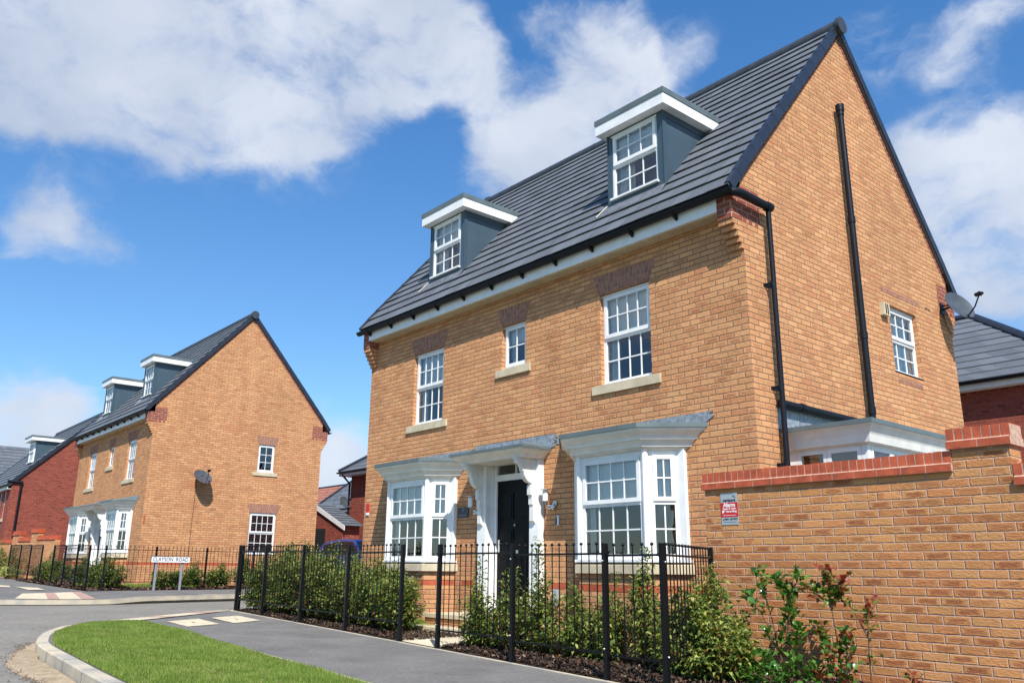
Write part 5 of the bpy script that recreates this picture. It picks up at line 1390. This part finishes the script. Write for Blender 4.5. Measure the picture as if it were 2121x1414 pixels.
blades('blue-grey grass tuft behind the railings corner', (.45, -1.45, gz(0)), .24, .42, 800)

LP[2:3] = [leaf_mat('photinia_bronze', (.22, .045, .025), .3, .2, .4)]
def photinia(label, loc, stems, group, ll=.105, lw=.050, name='photinia_shrub', more=2.3):
    """open shrub: explicit stems with rosettes of glossy leaves; stems: (points, [(t, n, redness)])"""
    t = thing(name, label, 'shrub', loc, 0, group); st = MB(); pos = []; dr = []; mi = []
    for pts, ros in stems:
        P = [np.array(p, float) for p in smooth_path(pts, 5)]; n = len(P)
        st.tube([tuple(p) for p in P], [.0075-.0045*i/(n-1) for i in range(n)], 6)
        for (u, k, red) in ros:
            c = P[min(n-1, int(u*(n-1)))]; ax = P[min(n-1, int(u*(n-1)))]-P[max(0, int(u*(n-1))-1)]; ax = ax/(np.linalg.norm(ax)+1e-9)
            for j in range(int(k*more)):
                a = j*2.4+np.random.rand(); e = np.random.uniform(-.1, 1.1); d = np.array([math.cos(a), math.sin(a), e]) + ax*.6
                pos.append(c+np.random.normal(0, .028, 3)-ax*np.random.uniform(0, .13)); dr.append(d); mi.append(2 if np.random.rand() < red else np.random.choice([0, 1, 3], p=[.5, .36, .14]))
    v, f = leaves(np.array(pos), np.array(dr), ll, lw, .35, .12); fast_mesh('foliage', v, 3, f, LP, np.repeat(mi, 4), t); st.build('stem', STEM, t)
GP = 'young photinias against the garden wall'
z_ = gz(1.2)
photinia('leafy green photinia on tall bare stems before the garden wall', (1.12, -1.48, z_), [
    ([(0, 0, 0), (.02, .0, .35), (.03, .02, .72), (-.06, -.02, .94)], [(1, 15, .03), (.9, 9, 0), (.75, 8, 0), (.6, 6, 0), (.45, 5, 0)]),
    ([(.03, 0, .0), (.0, .0, .4), (.06, .03, .70), (.16, .04, .98)], [(1, 12, .02), (.85, 8, 0), (.7, 8, 0), (.55, 10, 0), (.42, 8, 0)]),
    ([(-.06, 0, 0), (-.12, .02, .4), (-.22, .05, .75), (-.28, .03, .97)], [(1, 12, .05), (.85, 6, 0), (.62, 5, 0)]),
    ([(-.10, 0, .35), (-.25, .0, .6), (-.42, .0, .78)], [(1, 10, 0), (.7, 4, 0)]),
    ([(.05, 0, .1), (.10, 0, .3), (.16, 0, .52)], [(1, 14, 0), (.7, 8, 0)]),
    ([(-.03, 0, .1), (-.10, 0, .3), (-.22, 0, .45)], [(1, 10, 0), (.6, 5, 0)])], GP)
photinia('red-tipped photinia in the middle of the lower garden wall', (1.62, -1.45, gz(2)), [
    ([(0, 0, 0), (-.02, .01, .35), (-.05, .0, .72), (-.08, .02, 1.02)], [(1, 12, .55), (.92, 8, .15), (.84, 6, .0), (.35, 10, .4), (.22, 8, .2)]),
    ([(-.05, 0, .66), (.02, .01, .80), (.10, .0, .95)], [(1, 10, .55), (.75, 8, .2), (.5, 6, .1)]),
    ([(-.04, 0, .68), (-.16, .02, .78), (-.30, 0, .87)], [(1, 12, .6), (.8, 7, .3), (.55, 4, .1)]),
    ([(-.04, 0, .70), (-.0, .03, .78), (.06, .03, .80)], [(1, 8, .6)]),
    ([(-.02, 0, .1), (-.12, 0, .3), (-.17, 0, .52)], [(1, 12, .45), (.8, 7, .2)]),
    ([(-.0, 0, .1), (.06, 0, .3), (.07, 0, .48)], [(1, 12, .4), (.7, 7, .15)])], GP)
photinia('small red-tipped photinia furthest right against the garden wall', (1.86, -1.42, gz(2.2)), [
    ([(0, 0, 0), (.0, .01, .3), (.02, .0, .55), (.04, .02, .74)], [(1, 12, .7), (.88, 8, .2), (.7, 5, 0), (.4, 5, 0)]),
    ([(.01, 0, .45), (-.08, .01, .62), (-.17, .0, .76)], [(1, 8, .5), (.7, 6, .1)])], GP, .075, .036)
photinia('low glossy green photinia at the foot of the garden wall', (1.30, -1.85, gz(1.5)), [
    ([(0, 0, 0), (-.05, 0, .12), (-.20, 0, .28)], [(1, 16, .02), (.7, 10, 0), (.4, 6, 0)]), ([(0, 0, 0), (.05, 0, .12), (.12, 0, .27)], [(1, 16, 0), (.7, 10, 0)]),
    ([(0, 0, 0), (-.15, 0, .08), (-.42, 0, .22)], [(1, 14, 0), (.7, 10, 0)]), ([(0, 0, 0), (0, -.1, .1), (-.05, -.2, .2)], [(1, 16, 0), (.6, 12, 0)]), ([(0, 0, 0), (.15, 0, .08), (.34, 0, .2)], [(1, 14, 0), (.7, 10, 0)]),
    ([(0, 0, 0), (-.2, -.1, .05), (-.34, -.12, .12)], [(1, 14, 0), (.7, 12, 0)])], GP, .095, .048)
photinia('low red-leaved photinia at the bottom edge of the photo', (1.82, -1.85, gz(2.2)), [
    ([(0, 0, 0), (-.03, 0, .15), (-.10, 0, .34)], [(1, 16, .6), (.7, 10, .3)]), ([(0, 0, 0), (.05, 0, .12), (.10, 0, .24)], [(1, 14, .6), (.6, 10, .2)]), ([(0, 0, 0), (-.15, 0, .1), (-.22, 0, .22)], [(1, 14, .4), (.7, 8, .2)])], GP, .085, .042)
photinia('tiny red shoot right of the other photinias at the bottom edge', (2.42, -1.85, gz(2.6)), [([(0, 0, 0), (.0, 0, .1), (.0, 0, .22)], [(1, 14, .8), (.6, 8, .4)])], GP, .08, .036)

# shrubs by the far house
GF = 'shrubs in the beds of the far house'
far = [(-21.6, -1.45, .75, .55, .95, 'dark shrub behind the far railings left of the street sign, before the bay window'), (-20.4, -1.35, .55, .45, .95, 'lighter shrub at the corner of the far railings'), (-23.0, -1.4, .65, .5, .95, 'dark shrub before the far front door'),
       (-20.75, .35, .40, .42, .72, 'shrub right behind the street name sign'), (-20.9, 1.2, .42, .45, .80, 'shrub just right of the street name sign'), (-21.1, 2.1, .42, .45, .72, 'shrub below the white gable window at the far railings'), (-21.2, 3.0, .45, .5, .95, 'taller light green shrub next to the near hedge corner'), (-21.4, 4.1, .45, .5, .9, 'shrub at the back end of the far side bed'),
       (-26.6, -1.4, .7, .55, .85, 'dark shrub behind the left far railings'), (-28.2, -1.3, .7, .6, 1.0, 'broad shrub at the left far railings below the garden wall')]
for i, (x, y, rx, ry, h, lb) in enumerate(far): B(lb, x, y, rx, ry, h, 2600, GF, seed=90+i, leaf=.11, lw=.05, mix=(.42, .2, .08, .26, .04))
B('variegated yellow low shrub at the far left, before the far garden wall', -31.5, -1.9, .9, .5, .55, 900, GF, seed=120, leaf=.13, lw=.06, mats=LY, mix=(.5, .3, .2))
B('tall reddish green shrub at the left edge of the photo', -34.3, -1.6, 1.1, .8, 1.35, 1700, GF, seed=121, leaf=.15, lw=.06, mix=(.4, .25, .1, .1, .15))
B('green shrub beside the red house wall at the left edge of the photo', -36.5, -2.3, 1.0, .8, 1.3, 1300, GF, seed=122, leaf=.15, lw=.06)

# ------------------------------------------------------------ far garden wall
coped_wall('garden_wall', 'far buff brick garden wall with red coping between two houses on the left', 0, 5.2, 0, -.2, 1.66, piers=((1.2, 1.8, 1.98, 1.72), (3.0, 3.6, 2.05, 1.76)), mat=BUFF, loc=(-36.95, -1.36, 0), rz=R_(11), cop=[COPB, COPB])

# ------------------------------------------------------------ neighbouring houses
def simple_house(nm, label, x0, x1, y0, y1, zg, ze, zr, wallm, ridge='x', hip=0.0, over=.25, gable_edge=True, tm=None, gauge=.34, wins=(), base=None, fascia=True):
    H = thing(nm, label, 'house', ((x0+x1)/2, y0, zg)); o0 = Vector(H.location)
    T0 = Matrix.Translation(-o0)
    w = MB(); w.T = T0
    Tf = T0 @ frame_T((x0, y0, 0), (1, 0)); m = MB()
    m.T = None
    ov = MB(); ov.T = None
    hl = [(a-x0, b-x0, c, d) for a, b, c, d, *_ in wins]
    wall_with_holes(ov, Tf, 0, x1-x0, zg-.6, ze, hl, .1)
    ov.T = T0
    W_ = ov
    if ridge == 'x':
        ym = (y0+y1)/2
        if not hip:
            W_.face([(x1, y0, zg-.6), (x1, y1, zg-.6), (x1, y1, ze), (x1, ym, zr-.12), (x1, y0, ze)]); W_.face([(x0, y0, zg-.6), (x0, y1, zg-.6), (x0, y1, ze), (x0, ym, zr-.12), (x0, y0, ze)][::-1])
        else:
            W_.face([(x1, y0, zg-.6), (x1, y1, zg-.6), (x1, y1, ze), (x1, y0, ze)]); W_.face([(x0, y0, zg-.6), (x0, y1, zg-.6), (x0, y1, ze), (x0, y0, ze)][::-1])
    else:
        xm = (x0+x1)/2
        W_.face([(x1, y0, zg-.6), (x1, y1, zg-.6), (x1, y1, ze), (x1, y0, ze)]); W_.face([(x0, y0, zg-.6), (x0, y1, zg-.6), (x0, y1, ze), (x0, y0, ze)][::-1])
        W_.face([(x0, y0-.0005, ze), (x1, y0-.0005, ze), (xm, y0-.0005, zr-.12)])
    W_.face([(x1, y1, zg-.6), (x0, y1, zg-.6), (x0, y1, ze), (x1, y1, ze)])
    W_.build('wall', wallm, H)
    r = MB(); r.T = T0
    e = over
    if ridge == 'x':
        ym = (y0+y1)/2; sl = (zr-ze)/(ym-y0)
        if hip:
            hx = (ym-y0)*hip
            def cs(P, flip=False):
                pass
            n = max(3, int(math.hypot(ym-y0+e, zr-ze+e*sl)/gauge))
            for side in range(4):
                for k in range(n):
                    t0, t1 = k/n, (k+1)/n; s_ = .03
                    def ring(t, off=0):
                        a0 = x0-e+(hx+e)*t; a1 = x1+e-(hx+e)*t; b0 = y0-e+(ym-y0+e)*t; b1 = y1+e-(y1-ym+e)*t; z = ze-e*sl+(zr-ze+e*sl)*t+off
                        return [(a0, b0, z), (a1, b0, z), (a1, b1, z), (a0, b1, z)]
                    A, A0, B_ = ring(t0, s_+.02), ring(t0, 0), ring(t1, .02); i, j = side, (side+1) % 4
                    d_ = 7 if False else 0
                    r.face([A[i], A[j], B_[j], B_[i]], [(A[i][0]+A[i][1], k+.02), (A[j][0]+A[j][1], k+.02), (B_[j][0]+B_[j][1], k+.98), (B_[i][0]+B_[i][1], k+.98)]); r.face([A0[i], A0[j], A[j], A[i]], [(0, k)]*4)
            R0 = [(x0-e, y0-e, ze-e*sl-.02), (x1+e, y0-e, ze-e*sl-.02), (x1+e, y1+e, ze-e*sl-.02), (x0-e, y1+e, ze-e*sl-.02)]; r.face(R0[::-1])
        else:
            a = [(y0-e, ze-e*sl+.02), (y0+.01, ze+.03), (ym, zr)]; b = [(y1+e, ze-e*sl+.02), (y1-.01, ze+.03), (ym, zr)]
            roof_slope(r, x0-.06, x1+.06, a, gauge); roof_slope(r, x0-.06, x1+.06, b, gauge)
    else:
        xm = (x0+x1)/2; sl = (zr-ze)/(xm-x0); T_ = T0 @ Matrix(((0, 1, 0, 0), (1, 0, 0, 0), (0, 0, 1, 0), (0, 0, 0, 1)))
        r.T = T_
        a = [(x0-e, ze-e*sl+.02), (x0+.01, ze+.03), (xm, zr)]; b = [(x1+e, ze-e*sl+.02), (x1-.01, ze+.03), (xm, zr)]
        roof_slope(r, y0-.06, y1+.06, a, gauge); roof_slope(r, y0-.06, y1+.06, b, gauge); r.T = T0
    RF = r.build('roof', tm or TILE, H)
    # ridge / hips and verges
    v = MB(); v.T = T0
    if ridge == 'x':
        if hip:
            for (sx, xx, hh) in ((1, x0, x0+hx), (-1, x1, x1-hx)):
                for (yy, s2) in ((y0, -1), (y1, 1)): v.tube([(xx-sx*e, yy+s2*e, ze-e*sl+.06), (hh, ym, zr+.04)], .10, 8)
            v.tube([(x0+hx, ym, zr+.04), (x1-hx, ym, zr+.04)], .10, 8)
        else:
            v.tube([(x0-.08, ym, zr+.0), (x1+.09, ym, zr+.0)], .11, 10)
            for x in (x0-.07, x1+.0):
                for (ya) in (y0-e, y1+e):
                    za = ze-e*sl; d_ = Vector((ym-ya, zr-za)).normalized(); nn = Vector((-d_.y, d_.x)); nn = nn if nn.y > 0 else -nn
                    p = [Vector((ya, za))+nn*.06, Vector((ym, zr))+nn*.05, Vector((ym, zr))-nn*.10, Vector((ya, za))-nn*.10]; v.prism([(q.x, q.y) for q in p], 'x', x, x+.07)
        v.build('ridge_tiles', bpy.data.materials['verge_plastic'], RF)
        f = MB(); f.T = T0; f.box(x0-(e if hip else 0), x1+(e if hip else 0), y0-e+.02, y0-e+.045, ze-e*sl-.17, ze-e*sl+.0)
        if hip: f.box(x1+e-.045, x1+e-.02, y0-e+.05, y1+e-.05, ze-e*sl-.17, ze-e*sl); f.box(x0+.0-e+.02, x0-e+.045, y0-e+.05, y1+e-.05, ze-e*sl-.17, ze-e*sl)
        f.box(x0-(e-.05 if hip else 0), x1+(e-.05 if hip else 0), y0-e+.046, y0, ze-e*sl-.17, ze-e*sl-.15)
        f.build('fascia', UPVC, H)
        g = MB(); g.T = T0; half_gutter(g, [(x0-(e if hip else 0)-.05, y0-e-.045, ze-e*sl+.0), (x1+(e if hip else 0)+.05, y0-e-.045, ze-e*sl+.0)]); g.build('gutter', BLKPL, H)
    else:
        f = MB(); f.T = T0
        for s_, xx in ((-1, x0), (1, x1)):
            xe, zz = xx+s_*e, ze-e*sl; f.prism([(xe, zz-.18), (xe, zz+.02), (xm, zr+.02), (xm, zr-.20)], 'y', y0-.075, y0-.05)
        f.build('bargeboard', UPVC, H)
    for (a, b, c, d, cols, cas) in wins:
        sash_window(H, Tf, a-x0, b-x0, c, d, cols, sash=not cas, blind=.3)
        m = MB(); m.T = Tf; m.box(a-x0-.1, b-x0+.1, -.05, .04, c-.13, c-.001); m.build('sill', STONE, H)
    return H
# red house beyond the far house (left edge)
RH = simple_house('detached_house', 'red brick house at the left edge with one slate-grey dormer, beyond the far buff house', -46, -36.9, -1.3, 5.5, .45, 4.35, 7.80, REDB, 'x', over=.18, gauge=.33,
    wins=((-38.35, -37.85, 2.75, 3.95, 2, False), (-39.35, -38.85, 2.75, 3.95, 2, False), (-38.35, -37.85, .9, 2.0, 2, False), (-41.5, -40.6, 2.75, 3.95, 4, False), (-41.5, -40.6, .9, 2.0, 4, False)))
o0 = Vector(RH.location)
m = MB(); m.T = Matrix.Translation(-o0); m.box(-37.5, -36.89, -1.306, -1.29, .2, 4.1); m.box(-36.93, -36.893, -1.305, -1.0, 2.0, 4.2); m.build('quoin', REDB, RH)
m = MB(); m.T = Matrix.Translation(-o0); m.tube([(-36.84, -.95, 4.25), (-36.84, -.95, .5)], .045, 8); m.tube([(-36.84, -1.5, 4.33), (-36.84, -.90, 4.30)], .06, 8); m.build('downpipe', BLKPL, RH)
m = MB(); m.T = Matrix.Translation(-o0); x0, x1 = -39.6, -38.4; m.box(x0, x1, -.30, -.26, 5.2, 6.45)
for x in (x0, x1): m.prism([(-.30, 5.2), (.75, 6.3), (.75, 6.45), (-.30, 6.45)], 'x', x-.02, x+.02)
D_ = m.build('dormer', CLAD, RH)
m = MB(); m.T = Matrix.Translation(-o0); m.box(x0-.15, x1+.15, -.56, .98, 6.40, 6.56); m.build('fascia', UPVC, D_)
m = MB(); m.T = Matrix.Translation(-o0); m.box(x0-.17, x1+.17, -.58, 1.02, 6.561, 6.63); m.build('dormer_roof', GREYTRIM, D_)
sash_window(D_, Matrix.Translation(-o0) @ frame_T((x0, -.30, 0), (1, 0)), .12, 1.08, 5.42, 6.35, 3, n0=.05)
simple_house('detached_house', 'dark tiled house roof at the far left edge, behind the red house', -66, -56, -2, 16, 1.0, 5.2, 8.7, REDB, 'y', over=.3, gauge=.42)
# rear right red house with hipped roof
simple_house('detached_house', 'dark red brick house with hipped grey roof behind the right of the big buff house', -9.5, .45, 11.4, 17.4, -.1, 5.16, 7.35, REDB, 'x', hip=1.0, over=.28, gauge=.36)
# houses glimpsed between the two main houses
simple_house('detached_house', 'red brick house with hipped roof and corner downpipe glimpsed left of the big house', -29.5, -18.0, 11.4, 17.5, .3, 5.45, 7.7, REDB, 'x', hip=1.0, over=.45, gauge=.36)
GA = simple_house('brick_garage', 'low red brick garage with white bargeboard and dark opening between the houses', -31.6, -26.3, 9.3, 10.1, .3, 2.56, 3.55, REDB, 'y', over=.25, gauge=.34)
o0 = Vector(GA.location); m = MB(); m.T = Matrix.Translation(-o0); m.box(-30.2, -27.8, 9.28, 9.296, .2, 2.42); m.build('doorway_shade', simple('garage_shade_black', (.006, .006, .007), .9), GA)  # near-black panel on the solid wall stands for the shade inside the opening
simple_house('detached_house', 'grey hipped roof of a house far behind the garage', -44.5, -33, 17.5, 24.5, .5, 4.55, 8.1, REDB, 'x', hip=1.0, over=.3, gauge=.42)
simple_house('detached_house', 'orange clay tiled roof far behind, low on the skyline', -70, -55.5, 26, 34, .6, 5.0, 8.1, REDB, 'x', over=.3, gauge=.5, tm=CLAYT)
dish('small dark satellite dish on the black downpipe corner of the far red house', (-29.85, 11.15, 3.75), R_(-84), R_(30), .28)
m = MB(); o_ = [o for o in bpy.data.objects if o.get('label', '').startswith('red brick house with hipped')][0]; oo = Vector(o_.location)
m.T = Matrix.Translation(-oo); m.tube([(-29.6, 10.95, 5.0), (-29.5, 11.32, 4.6), (-29.5, 11.32, .3)], .05, 8); m.build('downpipe', BLKPL, o_)

# ------------------------------------------------------------ blue car on the drive behind the hedge
def car(label, loc, rz):
    t = thing('parked_car', label, 'car', loc, rz)
    PB = simple('blue_car_paint', (.008, .03, .16), .25, spec=.5); PB.node_tree.nodes['Principled BSDF'].inputs['Coat Weight'].default_value = .6
    DG = simple('car_glass', (.006, .008, .010), .15, spec=.3)
    # side profile x (length), z ; width sections y
    prof = [(-2.1, .35), (-2.12, .75), (-2.0, 1.02), (-1.75, 1.42), (-1.45, 1.55), (-.4, 1.62), (.35, 1.57), (1.05, 1.05), (1.85, .92), (2.1, .72), (2.12, .38)]
    def yw(z): return .86 if z < .95 else .86-(z-.95)*.30
    m = MB(); 
    for i in range(len(prof)-1):
        (a, za), (b, zb) = prof[i], prof[i+1]; m.face([(a, -yw(za), za), (a, yw(za), za), (b, yw(zb), zb), (b, -yw(zb), zb)], smooth=False)
    for s in (-1, 1):
        belt = .98
        low = [p for p in prof if p[1] <= 1.06]; P = [(x, s*yw(z), z) for x, z in low]; m.face(P if s < 0 else P[::-1])
        up = [(-2.0, 1.02), (-1.75, 1.42), (-1.45, 1.55), (-.4, 1.62), (.35, 1.57), (1.05, 1.05)]; P = [(x, s*yw(z), z) for x, z in up]; m.face(P if s < 0 else P[::-1])
    m.face([(-2.1, -.86, .35), (2.12, -.86, .38), (2.12, .86, .38), (-2.1, .86, .35)])
    m.build('body', PB, t, bevel=.03)
    m = MB()
    for s in (-1, 1):
        for P in ([(-1.62, 1.10), (-1.45, 1.44), (-.62, 1.53), (-.62, 1.08)], [(-.54, 1.08), (-.54, 1.53), (.28, 1.50), (.88, 1.08)]):
            q = [(x, s*(yw(z)+.012), z) for x, z in P]; m.face(q if s < 0 else q[::-1])
    m.face([(.42, -.64, 1.53), (.42, .64, 1.53), (1.0, .80, 1.10), (1.0, -.80, 1.10)][::-1]); m.face([(-1.98, -.8, 1.07), (-1.98, .8, 1.07), (-1.77, .66, 1.42), (-1.77, -.66, 1.42)][::-1])
    m.build('window', DG, t)
    for s in (-1, 1):
        for x in (-1.3, 1.32):
            m = MB(); m.tube([(x, s*.66, .33), (x, s*.875, .33)], .33, 20); wh = m.build('wheel', simple('tyre', (.012, .012, .012), .8) if 'tyre' not in bpy.data.materials else bpy.data.materials['tyre'], t)
            m = MB(); m.tube([(x, s*.876, .33), (x, s*.885, .33)], .20, 16); m.build('rim', BOLT, wh)
        m = MB(); m.box(1.86, 2.10, s*.62-.18, s*.62+.18, .72, .86); m.build('headlight', simple('headlight', (.7, .72, .75), .15) if 'headlight' not in bpy.data.materials else bpy.data.materials['headlight'], t)
        m = MB(); m.box(-2.13, -2.05, s*.66-.14, s*.66+.14, .85, 1.02); m.build('tail_light', REDPL, t)
        m = MB(); m.box(.72, .92, s*.98-.10, s*.98+.10, 1.0, 1.14); m.build('door_mirror', PB, t, bevel=.02)
    m = MB(); m.box(-2.15, -2.12, -.26, .26, .62, .74); m.build('number_plate', WHITEP, t)
car('blue car parked on the drive behind the left railings and hedge', (-20.9, 7.2, gz(-21)), R_(3))
